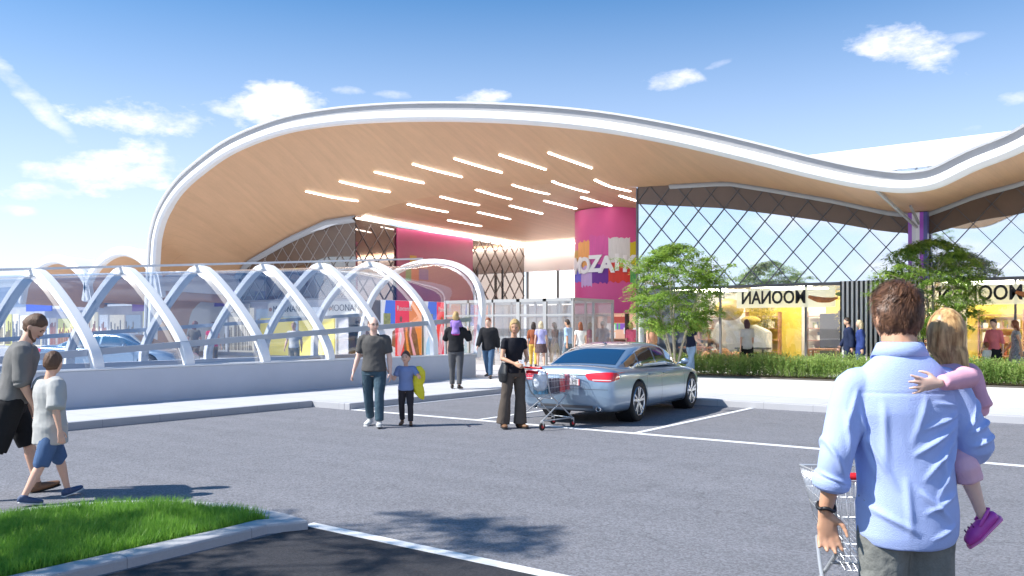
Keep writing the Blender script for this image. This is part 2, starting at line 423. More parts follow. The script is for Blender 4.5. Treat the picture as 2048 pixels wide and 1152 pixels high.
kb = MB().box((KX1 - .15, -60, -.05), (KX1, KY1 - .151, PZ + .006)).box((KX1 - .15, KY1 - .15, -.05), (KX2 - .151, KY1, PZ + .006)).box((KX2 - .15, KY1 - .15, -.05), (KX2, KY2, PZ + .006)).box((KX2 + .001, KY2, -.05), (70, KY2 + .15, PZ + .006))
struct('kerb', kb, M['kerb'], bevel=.015)
def line_(x0, y0, x1, y1, wd=.1): return MB().bar((x0, y0, 0), (x1, y1, 0), wd, .008)
lines = [(KX1, KY1 - .05 - .06, 40, KY1 - .11), ]
def mark(x0, y0, x1, y1, wd, label, grp):
    o = line_(x0, y0, x1, y1, wd).build('parking_line', M['paint']); tag(o, kind='structure'); return o
mark(KX1 + .02, 11.42, 40, 11.42, .10, '', '')
for x in (KX2 + .07, -9.15, -6.05, -2.95, .15, 3.25, 6.35, 9.45):
    mark(x, 11.475, x, 16.38, .10, '', '')
mark(-5.42, 4.55, 40, 4.55, .11, '', '')
for x in (-2.3, .8, 3.9, 7.0): mark(x, 4.49, x, -.6, .1, '', '')
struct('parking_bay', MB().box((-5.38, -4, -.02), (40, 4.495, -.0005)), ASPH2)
# grass island
KH = .075
isl = [(-5.42, -8), (-5.42, 3.9), (-5.44, 4.15)] + [tuple(G(a, b, KH)[:2]) for a, b in ((618, 1040), (575, 1026), (510, 1013), (430, 1004), (340, 999), (250, 1000), (160, 1005), (80, 1012), (0, 1022), (-90, 1036), (-200, 1060))] + [(-9.3, 0), (-9.3, -8)]
def inset(poly, d):
    n = len(poly); out = []
    for i in range(n):
        p0, p1, p2 = Vector(poly[i - 1]), Vector(poly[i]), Vector(poly[(i + 1) % n])
        a = (p1 - p0).normalized(); b = (p2 - p1).normalized()
        na = Vector((-a.y, a.x)); nb = Vector((-b.y, b.x)); m = (na + nb).normalized(); m *= d / max(.3, m.dot(na)); out.append((p1.x + m.x, p1.y + m.y))
    return out
inn = inset(isl, .2)
n = len(isl)
kv = [(x, y, -.05) for x, y in isl] + [(x, y, KH) for x, y in isl] + [(x, y, KH) for x, y in inn] + [(x, y, -.05) for x, y in inn]
kf = [(k * n + i, k * n + (i + 1) % n, ((k + 1) % 4) * n + (i + 1) % n, ((k + 1) % 4) * n + i) for k in range(3) for i in range(n)]
struct('island_kerb', MB().add(kv, kf), M['kerb'], bevel=.02)
SOIL = mat('soil', (.06, .05, .03), .95, var=(20, .3))
struct('island_soil', MB().prism(inn, -.04, .045), mat('turf', (.05, .10, .02), .95, var=(20, .3)))
def inside(poly, x, y):
    c = False; j = len(poly) - 1
    for i in range(len(poly)):
        xi, yi = poly[i]; xj, yj = poly[j]
        if (yi > y) != (yj > y) and x < (xj - xi) * (y - yi) / (yj - yi) + xi: c = not c
        j = i
    return c
def leafmat(name, c1, c2, sc=3.0, trans=.35):
    m = bpy.data.materials.new(name); m.use_nodes = True; nt = m.node_tree; b = nt.nodes['Principled BSDF']
    t = nt.nodes.new('ShaderNodeTexCoord'); nn = nt.nodes.new('ShaderNodeTexNoise'); nn.inputs['Scale'].default_value = sc; nn.inputs['Detail'].default_value = 8; nn.inputs['Roughness'].default_value = .8
    nt.links.new(t.outputs['Object'], nn.inputs['Vector'])
    mr = nt.nodes.new('ShaderNodeMapRange'); mr.inputs[1].default_value = .35; mr.inputs[2].default_value = .65; nt.links.new(nn.outputs[0], mr.inputs[0])
    mx = nt.nodes.new('ShaderNodeMixRGB'); mx.inputs[1].default_value = (*c1, 1); mx.inputs[2].default_value = (*c2, 1); nt.links.new(mr.outputs[0], mx.inputs[0])
    nt.links.new(mx.outputs[0], b.inputs['Base Color']); b.inputs['Roughness'].default_value = .5
    o = nt.nodes['Material Output']; tr = nt.nodes.new('ShaderNodeBsdfTranslucent'); nt.links.new(mx.outputs[0], tr.inputs[0])
    ms = nt.nodes.new('ShaderNodeMixShader'); ms.inputs[0].default_value = trans; nt.links.new(b.outputs[0], ms.inputs[1]); nt.links.new(tr.outputs[0], ms.inputs[2]); nt.links.new(ms.outputs[0], o.inputs[0])
    return m
def raw(name, verts, faces, m, parent=None):
    me = bpy.data.meshes.new(name); me.from_pydata(verts, [], faces); me.update(); me.materials.append(m); return link(name, me, parent)
def blades(poly, n, h0, h1, wd, z0, lean=.5, seg=2, clump=None):
    xs = [p[0] for p in poly]; ys = [p[1] for p in poly]; vs = []; fs = []
    k = 0
    while k < n:
        x = rnd.uniform(min(xs), max(xs)); y = rnd.uniform(min(ys), max(ys))
        if not inside(poly, x, y): continue
        k += 1
        a = rnd.uniform(0, 2 * PI); h = rnd.uniform(h0, h1) * (1 + .35 * noise.noise((x * 2.2, y * 2.2, 0))); l = rnd.uniform(.1, lean) * h; b = rnd.uniform(0, 2 * PI)
        dx, dy = math.cos(a) * wd, math.sin(a) * wd; lx, ly = math.cos(b) * l, math.sin(b) * l
        o = len(vs)
        vs += [(x - dx, y - dy, z0), (x + dx, y + dy, z0), (x + lx * .4 + dx * .75, y + ly * .4 + dy * .75, z0 + h * .6), (x + lx * .4 - dx * .75, y + ly * .4 - dy * .75, z0 + h * .6), (x + lx, y + ly, z0 + h)]
        fs += [(o, o + 1, o + 2, o + 3), (o + 3, o + 2, o + 4)]
    return vs, fs
gp = [(x, y) for x, y in inset(isl, .12) if y > 0] + []
gx = [(-9.1, .6), (-5.6, .6)] + [q for q in inset(isl, .2) if q[1] > .65 and q[0] > -9.2]
vs, fs = blades(gx, 90000, .05, .13, .0026, .04, .7)
tag(raw('grass', vs, fs, leafmat('grass_blade', (.12, .31, .035), (.31, .55, .08), 14, .5)), 'bright green long grass filling the kerbed island', 'grass', kind='stuff')

# planted bed in front of the shop fronts
bed = [(-11.9, 24.05), (14, 24.05), (14, 25.9), (-11.9, 25.9)]
struct('planting_soil', MB().prism(bed, 0, PZ + .02), SOIL)
be = MB().box((-12.0, 23.99, 0), (14.1, 24.05, PZ + .05)).box((-12.0, 24.05, 0), (-11.9, 25.9, PZ + .05))
struct('planter_edge', be, mat('edging_steel', (.10, .085, .07), .6))
vs = []; fs = []
LEAF = leafmat('shrub_leaf', (.15, .27, .06), (.50, .64, .21), 2.0, .5)
for i in range(9000):
    x = rnd.uniform(-11.85, 13); y = rnd.uniform(24.08, 25.85)
    if i % 2 == 0: y = rnd.uniform(24.08, 24.6)
    hh = (.62 + .2 * noise.noise((x * 1.1, y * 1.1, 3)) + rnd.uniform(-.12, .1)); ang = rnd.uniform(0, 2 * PI); tl = rnd.uniform(0, .3)
    sx, sy = math.cos(ang) * tl * hh, math.sin(ang) * tl * hh
    for j in range(12):
        t = rnd.uniform(.12, 1); a = rnd.uniform(0, 2 * PI); ll = rnd.uniform(.06, .12); up = rnd.uniform(.2, 1.1)
        px, py, pz = x + sx * t, y + sy * t, PZ + hh * t
        dx, dy, dz = math.cos(a) * ll * math.cos(up), math.sin(a) * ll * math.cos(up), ll * math.sin(up)
        wx, wy = -math.sin(a) * .014, math.cos(a) * .014; o = len(vs)
        vs += [(px, py, pz), (px + dx * .5 + wx, py + dy * .5 + wy, pz + dz * .55), (px + dx, py + dy, pz + dz), (px + dx * .5 - wx, py + dy * .5 - wy, pz + dz * .55)]
        fs.append((o, o + 1, o + 2, o + 3))
tag(raw('shrub_bed', vs, fs, LEAF), 'low leafy green shrubs massed along the shop fronts', 'shrubs', kind='stuff')

# small multi-stem trees
BARK = mat('pale_bark', (.42, .36, .27), .8, var=(14, .25), bump=(40, .5))
TLEAF = leafmat('tree_leaf', (.10, .23, .04), (.46, .62, .12), 2.6, .5)
def tree(label, loc, H, W, seed, nclump=330, lean=0.0):
    r = random.Random(seed); t = thing('small_tree', label, 'tree', loc, 0, 'young multi-stem trees')
    mb = MB(); tips = []
    for k in range(6):
        a = 2 * PI * k / 6 + r.uniform(-.3, .3); sp = r.uniform(.28, .62) * W / 2
        pts = [(0, 0, -.02), (math.cos(a) * sp * .25, math.sin(a) * sp * .25, H * .22), (math.cos(a) * sp * .6 + r.uniform(-.05, .05), math.sin(a) * sp * .6, H * .45), (math.cos(a) * sp * .95, math.sin(a) * sp * .95, H * .66), (math.cos(a) * sp * 1.2 + r.uniform(-.1, .1), math.sin(a) * sp * 1.2, H * .86)]
        mb.tube(pts, [.038, .032, .025, .016, .006], n=7, sub=3)
        for j in range(7):
            f = r.uniform(.35, .95); i0 = min(3, int(f * 4)); p = Vector(pts[i0]).lerp(Vector(pts[i0 + 1]), f * 4 - i0); b = a + r.uniform(-1.5, 1.5); l = r.uniform(.35, .8)
            q = p + Vector((math.cos(b) * l, math.sin(b) * l, r.uniform(.15, .5))); mb.tube([p, (p + q) / 2 + Vector((0, 0, .05)), q], [.011, .008, .003], n=5, sub=2)
            if q.z > H * .42: tips.append(q)
    mb.build('trunk', BARK, t, smooth=True)
    vs = []; fs = []
    cl = list(tips)
    while len(cl) < nclump:
        u = r.uniform(0, 1); th = r.uniform(0, 2 * PI); z = r.uniform(-.9, 1)
        rr = math.sqrt(max(0, 1 - z * z)) * (r.uniform(.25, 1) ** .5) * W / 2
        p = Vector((math.cos(th) * rr, math.sin(th) * rr, H * .655 + z * H * .355))
        if noise.noise(p * 1.3 + Vector((seed, 0, 0))) < -.3: continue
        if z < -.3 and rr < W * .18: continue
        cl.append(p)
    for c in cl:
        R0 = r.uniform(.12, .3); tilt = Vector((r.uniform(-.4, .4), r.uniform(-.4, .4), 1)).normalized(); oa = tilt.orthogonal().normalized(); ob = tilt.cross(oa)
        for j in range(150):
            a = r.uniform(0, 2 * PI); q = R0 * math.sqrt(r.random()) * (1 + .5 * math.sin(3 * a))
            p = c + oa * math.cos(a) * q + ob * math.sin(a) * q + tilt * r.uniform(-.05, .05) - Vector((0, 0, q * q * .8))
            d = (oa * math.cos(a) + ob * math.sin(a)) * .8 + Vector((r.uniform(-.4, .4), r.uniform(-.4, .4), -.3)); d.normalize(); l = r.uniform(.045, .10)
            s = d.cross(Vector((r.uniform(-.4, .4), r.uniform(-.4, .4), 1))).normalized() * l * .22; o = len(vs)
            vs += [p, p + d * l * .5 + s, p + d * l, p + d * l * .5 - s]; fs.append((o, o + 1, o + 2, o + 3))
    raw('crown', vs, fs, TLEAF, t)
    return t
sh_ = G(690, 1085) + to_sun * (6.3 / to_sun.z)
tt_ = tree('taller street tree on the grass island, out of frame, casting the dappled shade', (sh_.x, sh_.y, .04), 7.6, 2.2, 14, 95)
p1 = D(1350, 700, 25.3); p2 = D(1858, 700, 22.9)
tree('rounded multi-stem tree beside the silver car bonnet', (p1.x, p1.y, PZ), 4.0, 2.95, 5)
tree('multi-stem tree between the purple corner pier and the man carrying a girl', (p2.x, p2.y, PZ), 3.85, 2.8, 9, 300)

# ------------------------------------------------------------------ low barrier wall and glazed ramp tunnel
BX = -15.9
bw = MB().box((BX - .3, -30, PZ - .02), (BX, 19.8, .80))
o = bw.build('barrier_wall', M['barrier'], bevel=.02); tag(o, 'long low blue-grey wall along the foot of the glazed tunnel', 'wall')
cp = MB().box((BX - .32, -30, .8), (BX + .02, 19.82, .83)).build('coping', M['white'], o, bevel=.006)
TC, TW, ZF = -18.58, 2.62, .70
def tun_h(y): return 2.19 + .078 * (y - 0) + (0 if y < 19 else .1)
TUN = thing('glazed_tunnel', 'long barrel-vaulted glass tunnel with white arched ribs behind the low wall', 'tunnel', (TC, 0, 0))
def arch(y, k, n=26, pw=1.45, off=0.0):
    """point on the vault, k 0..1 from the near foot to the far foot"""
    th = PI * k; c = math.cos(th)
    e_ = .16; g_ = 1 - (math.sqrt(c * c + e_ * e_) - e_) / (math.sqrt(1 + e_ * e_) - e_); rd_ = math.sin(th) ** .62; f_ = .34 + .66 * min(1, max(0, (y - 15) / 4.9)) ** 1.5
    h = ZF + (tun_h(y) - ZF) * (g_ * (1 - f_) + rd_ * f_)
    return Vector((c * (TW + off) * (1 if y < 18.5 else 1 + .10 * math.sin(th)), 0, h + (off if .02 < k < .98 else 0)))
ribs = [4.36 + 1.95 * i for i in range(9)]
ribs = [.46, 2.41] + ribs
for i, y in enumerate(ribs):
    mb = MB(); nn = 30; wdt = .21; dp = .11
    vs = []; last = i == len(ribs) - 1
    for j in range(nn + 1):
        k = j / nn; p = arch(y, k); t = (arch(y, min(1, k + .01)) - arch(y, max(0, k - .01))).normalized(); nrm = Vector((-t.z, 0, t.x))
        if nrm.dot(p - Vector((0, 0, ZF - 1))) < 0: nrm = -nrm
        yy = y + (.75 * math.sin(PI * k) ** .7 if last else 0)
        a = p + nrm * .04; b = p - nrm * dp
        for q, s in ((a, -1), (a, 1), (b, 1), (b, -1)): vs.append((q.x, yy + s * wdt / 2, q.z))
    fs = [(j * 4 + e, j * 4 + (e + 1) % 4, j * 4 + 4 + (e + 1) % 4, j * 4 + 4 + e) for j in range(nn) for e in range(4)] + [(0, 1, 2, 3), (nn * 4 + 3, nn * 4 + 2, nn * 4 + 1, nn * 4)]
    mb.add(vs, fs); mb.build('arched_rib', M['rib'], TUN, auto=40, bevel=.012)
TG = glass('tunnel_glass', (.95, .97, 1.0), .085, .03)
for i in range(len(ribs) - 1):
    y0, y1 = ribs[i] + .03, ribs[i + 1] - .03
    last = i == len(ribs) - 2; rows = []
    for q in range(5):
        f = q / 4; y = y0 + (y1 - y0) * f
        rows.append([(arch(y, k / 28, off=-.10).x, y + (.75 * f * math.sin(PI * k / 28) ** .7 if last else 0), arch(y, k / 28, off=-.10).z) for k in range(29)])
    MB().grid(rows).build('glass_panel', TG, TUN, smooth=True)
def rail(x, z0, sl, wd, ht, name, m):
    MB().bar((x, .4, z0 + sl * .4), (x, 19.9, z0 + sl * 19.9), wd, ht).build(name, m, TUN)
RAILM = mat('blue_grey_rail', (.33, .38, .47), .35, .3)
rail(TW - .22, .62, .063, .06, .13, 'handrail', RAILM)
rail(-TW + .25, .80, .063, .05, .10, 'handrail', RAILM)
mb = MB()
mb.bar((0, .4, tun_h(.4) - .02), (0, 20.3, tun_h(20.3) + .0), .10, .05)
mb.build('ridge_beam', M['rib'], TUN)
mb = MB().add([(-TW + .25, .3, .12), (TW - .25, .3, .12), (TW - .25, 19.8, .13), (-TW + .25, 19.8, .13), (-TW + .25, .3, .14), (TW - .25, .3, .14), (TW - .25, 19.8, .62), (-TW + .25, 19.8, .62)], [(0, 3, 2, 1), (4, 5, 6, 7), (0, 1, 5, 4), (1, 2, 6, 5), (2, 3, 7, 6), (3, 0, 4, 7)])
mb.build('ramp_floor', mat('ramp_surface', (.22, .26, .33), .4, var=(3, .1)), TUN)
mb = MB()
for sx in (-1,):
    mb.box((sx * TW - .12, .3, .12), (sx * TW + .12, 19.9, .72))
mb.build('kerb_upstand', M['barrier'], TUN)
# ------------------------------------------------------------------ the mall
FY, GY = 22.8, 27.6          # fascia plane, shop-front plane
CX0, CX1 = -29.5, -14.55     # entrance recess
RY = 41.4
fpx = [(318, 505), (322, 470), (335, 430), (365, 385), (410, 345), (470, 305), (560, 270), (650, 253), (760, 244), (900, 242), (1050, 248), (1200, 263), (1350, 290), (1500, 325), (1600, 350), (1700, 372), (1780, 383), (1830, 383), (1880, 373), (1950, 340), (2048, 300)]
F = [onY(a, b, FY) for a, b in fpx]
F = [(p.x, p.z) for p in F]
x0, z0 = F[0]
F = [(x0 - .35, .12), (x0 - .3, 1.5), (x0 - .16, 3.4)] + F
F += [(F[-1][0] + 1.2, F[-1][1] + .7), (F[-1][0] + 2.8, F[-1][1] + 1.4), (F[-1][0] + 5, F[-1][1] + 1.9), (F[-1][0] + 9, F[-1][1] + 2.1), (F[-1][0] + 14, F[-1][1] + 1.6), (F[-1][0] + 20, F[-1][1] + .2), (F[-1][0] + 26, F[-1][1] - 1.4)]
Fs, _ = catmull([(x, 0, z) for x, z in F], 5)
Fs = [(p.x, p.z) for p in Fs]
bk = [(-40.6, .12), (-40.2, 2.0), (-39.2, 4.0), (-37.6, 5.2), (-34.3, 6.2), (-31.5, 6.85), (-29.5, 6.9), (-26, 7.35), (-22, 7.5), (-18, 7.3), (-14.55, 6.8), (-11.06, 6.64), (-9.5, 6.25), (-7.5, 5.71), (-5.97, 5.22), (-5.2, 5.07), (-4.7, 5.08), (-3.46, 5.52), (-2.3, 5.76), (0, 6.5), (3, 7.1), (8, 7.2), (14, 6.6), (26, 4.6)]
bxs = [b[0] for b in bk]; bzs = [b[1] for b in bk]
def zb(x): return float(np.interp(x, bxs, bzs))
CAN = thing('mall_canopy', 'sweeping wave-shaped canopy with white edge and timber soffit', 'canopy', (0, FY, 0))
fx_end = F[3][0]
def backpt(i):
    x, z = Fs[i]; t = i / (len(Fs) - 1)
    # left leg: slide along the back curve's own leg
    if z < F[6][1] and x < -36.0:
        zt = z / F[6][1] * 5.6
        xb = float(np.interp(zt, [.12, 2.0, 4.0, 5.2, 5.6], [-40.6, -40.2, -39.2, -37.6, -36.2])); return xb, zt
    xb = x
    return xb, zb(x)
rows = []; NS = 12
ctr = []
for i in range(len(Fs)):
    x, z = Fs[i]; xb, zz = backpt(i); row = []
    for k in range(NS + 1):
        t = k / NS; e = t * t * (3 - 2 * t) * .35 + t * .65
        row.append((x + (xb - x) * t, t * (GY - FY), z + (zz - z) * e))
    rows.append(row)
sof = MB().grid(rows)
# recess ceiling
rr = []
for k in range(0, 17):
    t = k / 16; y = GY - FY + (RY + .3 - GY) * t; row = []
    for j in range(31):
        x = CX0 + (CX1 - CX0) * j / 30
        e = t ** .7; row.append((x, y, zb(x) * (1 - e) + 6.65 * e))
    rr.append(row)
sof.grid(rr)
soffit = sof.build('timber_soffit', WOOD, CAN, smooth=True)
# normals of the fascia curve
def offc(C, d):
    out = []; d0 = d
    for i in range(len(C)):
        a = Vector(C[max(0, i - 1)]); b = Vector(C[min(len(C) - 1, i + 1)]); t = (b - a).normalized(); nrm = Vector((-t.y, t.x)); d = d0 * float(np.interp(C[i][0], [-22, -9, -4.6], [.97, .83, .72])); out.append((C[i][0] + nrm.x * d, C[i][1] + nrm.y * d))
    return out
def strip(C, prof, name, m, parent, **k):
    """prof: closed list of (offset along the curve's normal, y)"""
    offs = [offc(C, d) for d, y in prof]; npf = len(prof); vs = []
    for i in range(len(C)):
        for q in range(npf): vs.append((offs[q][i][0], prof[q][1], offs[q][i][1]))
    fs = [(i * npf + q, i * npf + (q + 1) % npf, (i + 1) * npf + (q + 1) % npf, (i + 1) * npf + q) for i in range(len(C) - 1) for q in range(npf)]
    fs += [tuple(range(npf)), tuple((len(C) - 1) * npf + q for q in range(npf))]
    return MB().add(vs, fs).build(name, m, parent, auto=35, **k)
strip(Fs, [(-.02, -.02), (.0, -.16), (.10, -.26), (.30, -.26), (.36, -.2), (.36, .1), (-.02, .1)], 'white_edge', M['white'], CAN)
strip(Fs, [(.362, .02), (.362, -.10), (.62, -.14), (.62, .12), (.5, .14)], 'gutter_band', mat('gutter_grey', (.36, .36, .37), .5, var=(1.5, .06)), CAN)
strip(Fs, [(.622, -.24), (.68, -.26), (.70, .2), (.622, .2)], 'top_trim', M['white'], CAN)
top = offc(Fs, .60); rows = []
for i in range(len(top)):
    xb, zz = backpt(i); x, z = top[i]
    rows.append([(x + (xb - x) * t * .6, .18 + t * (GY - FY + 1.4), z + (zz + .8 - z) * t * .6) for t in (0, .25, .5, .75, 1)])
MB().grid(rows).build('roof_skin', M['white'], CAN, smooth=True)
# soffit light strips, laid where they lie on the soffit
dg = bpy.context.evaluated_depsgraph_get()
bvh = BVHTree.FromPolygons([Vector(v) + Vector((0, FY, 0)) for v in sof.v], sof.f)
LED = emat('led_strip', (1.0, .93, .84), 7.0)
def hit(px, py, b=None):
    r = ray(px, py); h = (b or bvh).ray_cast(Vector((0, 0, CAMZ)), r.normalized()); return h[0], h[1]
LS = [(612, 383, 716, 402), (679, 363, 780, 384), (749, 344, 848, 366), (825, 328, 924, 354), (908, 317, 1004, 345), (998, 309, 1092, 339), (1096, 305, 1184, 336),
      (815, 408, 895, 424), (881, 393, 958, 410), (952, 379, 1022, 398), (1025, 369, 1098, 388), (1105, 362, 1176, 384), (1190, 359, 1260, 382),
      (896, 440, 962, 452), (956, 424, 1020, 438), (1020, 411, 1084, 427), (1089, 401, 1152, 417), (1163, 394, 1222, 411), (1240, 391, 1290, 406)]
for a in LS:
    p, n1_ = hit(a[0], a[1]); q, n2_ = hit(a[2], a[3])
    if p is None or q is None: continue
    base = Vector((0, FY, 0)); sg = -1 if n1_.z > 0 else 1
    mb = MB(); K = 6; pts = []
    for k in range(K + 1):
        m_ = p.lerp(q, k / K); h = bvh.ray_cast(m_ - Vector((0, 0, 3)), Vector((0, 0, 1)))
        m_ = h[0] if h[0] is not None else m_; pts.append(m_ - base - Vector((0, 0, .012)))
    for k in range(K): mb.bar(pts[k], pts[k + 1], .125, .03)
    mb.build('light_strip', LED, CAN)
cv = emat('cove_light', (1.0, .93, .84), 9.0)
mb = MB().bar((CX0 + .25, GY - FY + .3, zb(CX0) - .02), (CX0 + .25, RY - FY - .1, 6.50), .28, .06).bar((CX0 + .4, RY - FY - .25, 6.50), (CX1 - .1, RY - FY - .25, 6.50), .28, .06)
mb.build('cove_light', cv, CAN)
# white fillets where soffit meets glass at the two entrance corners
mb = MB().grid([[(x, GY - FY - .12 - w_ * .01, zb(x) + .02 - w_ * .42 * max(0, 1 - abs(x + 31.6) / 2.6)) for x in np.linspace(-34.2, -29.45, 20)] for w_ in (0, 1)])
mb.build('corner_fillet', M['white'], CAN)
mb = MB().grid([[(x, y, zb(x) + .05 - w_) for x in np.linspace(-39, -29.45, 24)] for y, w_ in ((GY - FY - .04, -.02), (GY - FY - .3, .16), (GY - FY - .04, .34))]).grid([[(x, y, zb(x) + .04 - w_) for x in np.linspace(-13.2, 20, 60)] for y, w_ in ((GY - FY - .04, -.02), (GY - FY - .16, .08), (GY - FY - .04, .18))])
mb.build('soffit_trim', M['grey'], CAN, smooth=True)  # grey trim along the joint of soffit and glass
# raised white roof parapet behind, with lattice clerestory
PA = thing('upper_roof', 'long flat white roof parapet rising behind the canopy dip', 'roof', (0, 29.2, 0))
MB().box((-12.4, 0, 6.75), (30, .3, 7.55)).build('parapet', M['white'], PA)
MB().box((-12.4, .1, 4.2), (30, .2, 6.75)).build('clerestory_glass', glass('clerestory', (.8, .86, .93), .6, .05, (.75, .78, .82)), PA)
mb = MB()
for k in range(-14, 34):
    for s in (-1, 1):
        mb.bar((k * .95, .06, 5.2), (k * .95 + s * 1.27, .06, 6.74), .03, .03, up=(0, 1, 0))
mb.build('lattice', M['mull'], PA)
MB().box((-12.4, .3, 7.2), (30, 14, 7.3)).build('roof_deck', M['white'], PA)

# ---- shop-front glass walls with a lattice of diagonal bars
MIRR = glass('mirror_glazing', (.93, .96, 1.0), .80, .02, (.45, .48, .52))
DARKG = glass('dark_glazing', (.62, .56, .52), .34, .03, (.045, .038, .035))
def lattice_segments(a0, a1, zlo, ztop, pw, ph, phase=0.0):
    """diagonal lines clipped to zlo < z < ztop(a) and a0..a1"""
    segs = []; sl = ph / pw * 1.0
    span = (a1 - a0) + 12; k = int(span / pw) + 14
    for s in (1, -1):
        for i in range(-14, k):
            c = a0 + phase + i * pw; pts = []
            for t in np.arange(0, 5.4, .02):
                a = c + s * t / sl * 1.0; z = zlo + t
                ok = a0 <= a <= a1 and z <= ztop(a)
                if ok: pts.append((a, z))
                elif pts:
                    segs.append((pts[0], pts[-1])); pts = []
            if len(pts) > 1: segs.append((pts[0], pts[-1]))
    return [s for s in segs if math.dist(*s) > .08]
TZ = 3.02
def facade(name, label, x0, x1, gm, up_label=None, pw=.95, ph=1.08, bars=M['mull']):
    t = thing(name, label, 'facade', (x0, GY, 0))
    xs = np.linspace(x0, x1, max(8, int((x1 - x0) / .35)))
    MB().grid([[(x - x0, 0, TZ) for x in xs], [(x - x0, 0, max(TZ + .02, zb(x) + .05)) for x in xs]]).build('upper_glazing', gm, t)
    mb = MB()
    for (a, z), (b, z2) in lattice_segments(x0, x1, TZ, zb, pw, ph, .05): mb.bar((a - x0, -.03, z), (b - x0, -.03, z2), .018, .03, up=(0, 1, 0))
    mb.build('lattice', bars, t)
    MB().box((0, -.06, TZ - .05), (x1 - x0, .04, TZ + .05)).build('transom', bars, t)
    return t
SOFFIT_REFL = mat('soffit_reflection', (.155, .10, .068), .35, var=(.8, .12))  # brown band painted for the soffit's reflection at the top of the glass
def top_band(x0, x1, dh, parent):
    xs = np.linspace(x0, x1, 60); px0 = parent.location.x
    MB().grid([[(x - px0, -.014, zb(x) + .02) for x in xs], [(x - px0, -.014, zb(x) - dh(x)) for x in xs]]).build('soffit_reflection', SOFFIT_REFL, parent)
RW = facade('glass_facade', 'tall mirrored glass shop front with diagonal lattice right of the pink drum', CX1, 16, MIRR)
mb = MB().bar((0.02, -.03, 0), (.02, -.03, 6.75), .05, .06, up=(0, 1, 0)); mb.build('corner_post', M['mull'], RW)
top_band(CX1 + .04, 16, lambda x: float(np.interp(x, [-14.55, -11, -7.5, -5.2, -3.5, -2, 3, 16], [.62, .92, .74, .60, .78, .95, 1.2, 1.0])), RW)
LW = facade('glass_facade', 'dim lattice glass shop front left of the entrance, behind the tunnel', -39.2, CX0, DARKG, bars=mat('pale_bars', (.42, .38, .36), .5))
top_band(-39.1, CX0 - .02, lambda x: float(np.interp(x, [-39, -34, -29.5], [.6, 1.6, 1.9])), LW)
# left recess wall (parallel to Y)
LR = thing('entrance_side_wall', 'dark lattice glass wall on the left side of the entrance recess', 'wall', (CX0, GY, 0))
def zr(y): return 6.62
ys = np.linspace(0, RY - GY, 20)
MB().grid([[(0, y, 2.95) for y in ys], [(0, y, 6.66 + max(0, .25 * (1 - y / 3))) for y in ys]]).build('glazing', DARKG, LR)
mb = MB()
for (a, z), (b, z2) in lattice_segments(0, RY - GY, 2.95, zr, .95, 1.2): mb.bar((.03, a, z), (.03, b, z2), .022, .03, up=(1, 0, 0))
mb.build('lattice', mat('taupe_bars', (.16, .12, .11), .5), LR)
mb = MB()
for y in (9.2, 11.6): mb.box((.01, y, .1), (.07, y + .05, 5.0))
mb.build('mullion', M['mull'], LR)
MB().box((-.5, 0, PZ), (-.02, RY - GY, 2.95)).build('lower_panel', mat('taupe_panel', (.24, .20, .18), .5, var=(1, .15)), LR)
MB().box((.035, 2.7, 2.95), (.12, 8.7, 6.61)).build('pink_panel', mat('deep_pink_panel', (.27, .035, .10), .3, var=(1.2, .08)), LR)
mb = MB()
for i, (c, u) in enumerate((((.05, .35, .06), 0), ((.55, .08, .03), .25), ((.05, .03, .2), .55), ((.6, .3, .02), 2.6), ((.55, .5, .5), 2.9), ((.03, .04, .35), 3.2))): pass
for c, ya, yb, za, zb_ in (((.45, .25, .03), 3.6, 4.1, 4.75, 5.3), ((.5, .42, .42), 4.2, 4.9, 4.7, 5.2), ((.12, .03, .28), 4.3, 5.0, 4.1, 4.65), ((.05, .25, .06), 3.3, 3.7, 4.0, 4.6), ((.5, .06, .02), 3.7, 4.25, 4.0, 4.6)):
    MB().box((.121, ya, za), (.13, yb, zb_)).build('logo_patch', mat('logo_patch', c, .5), LR)
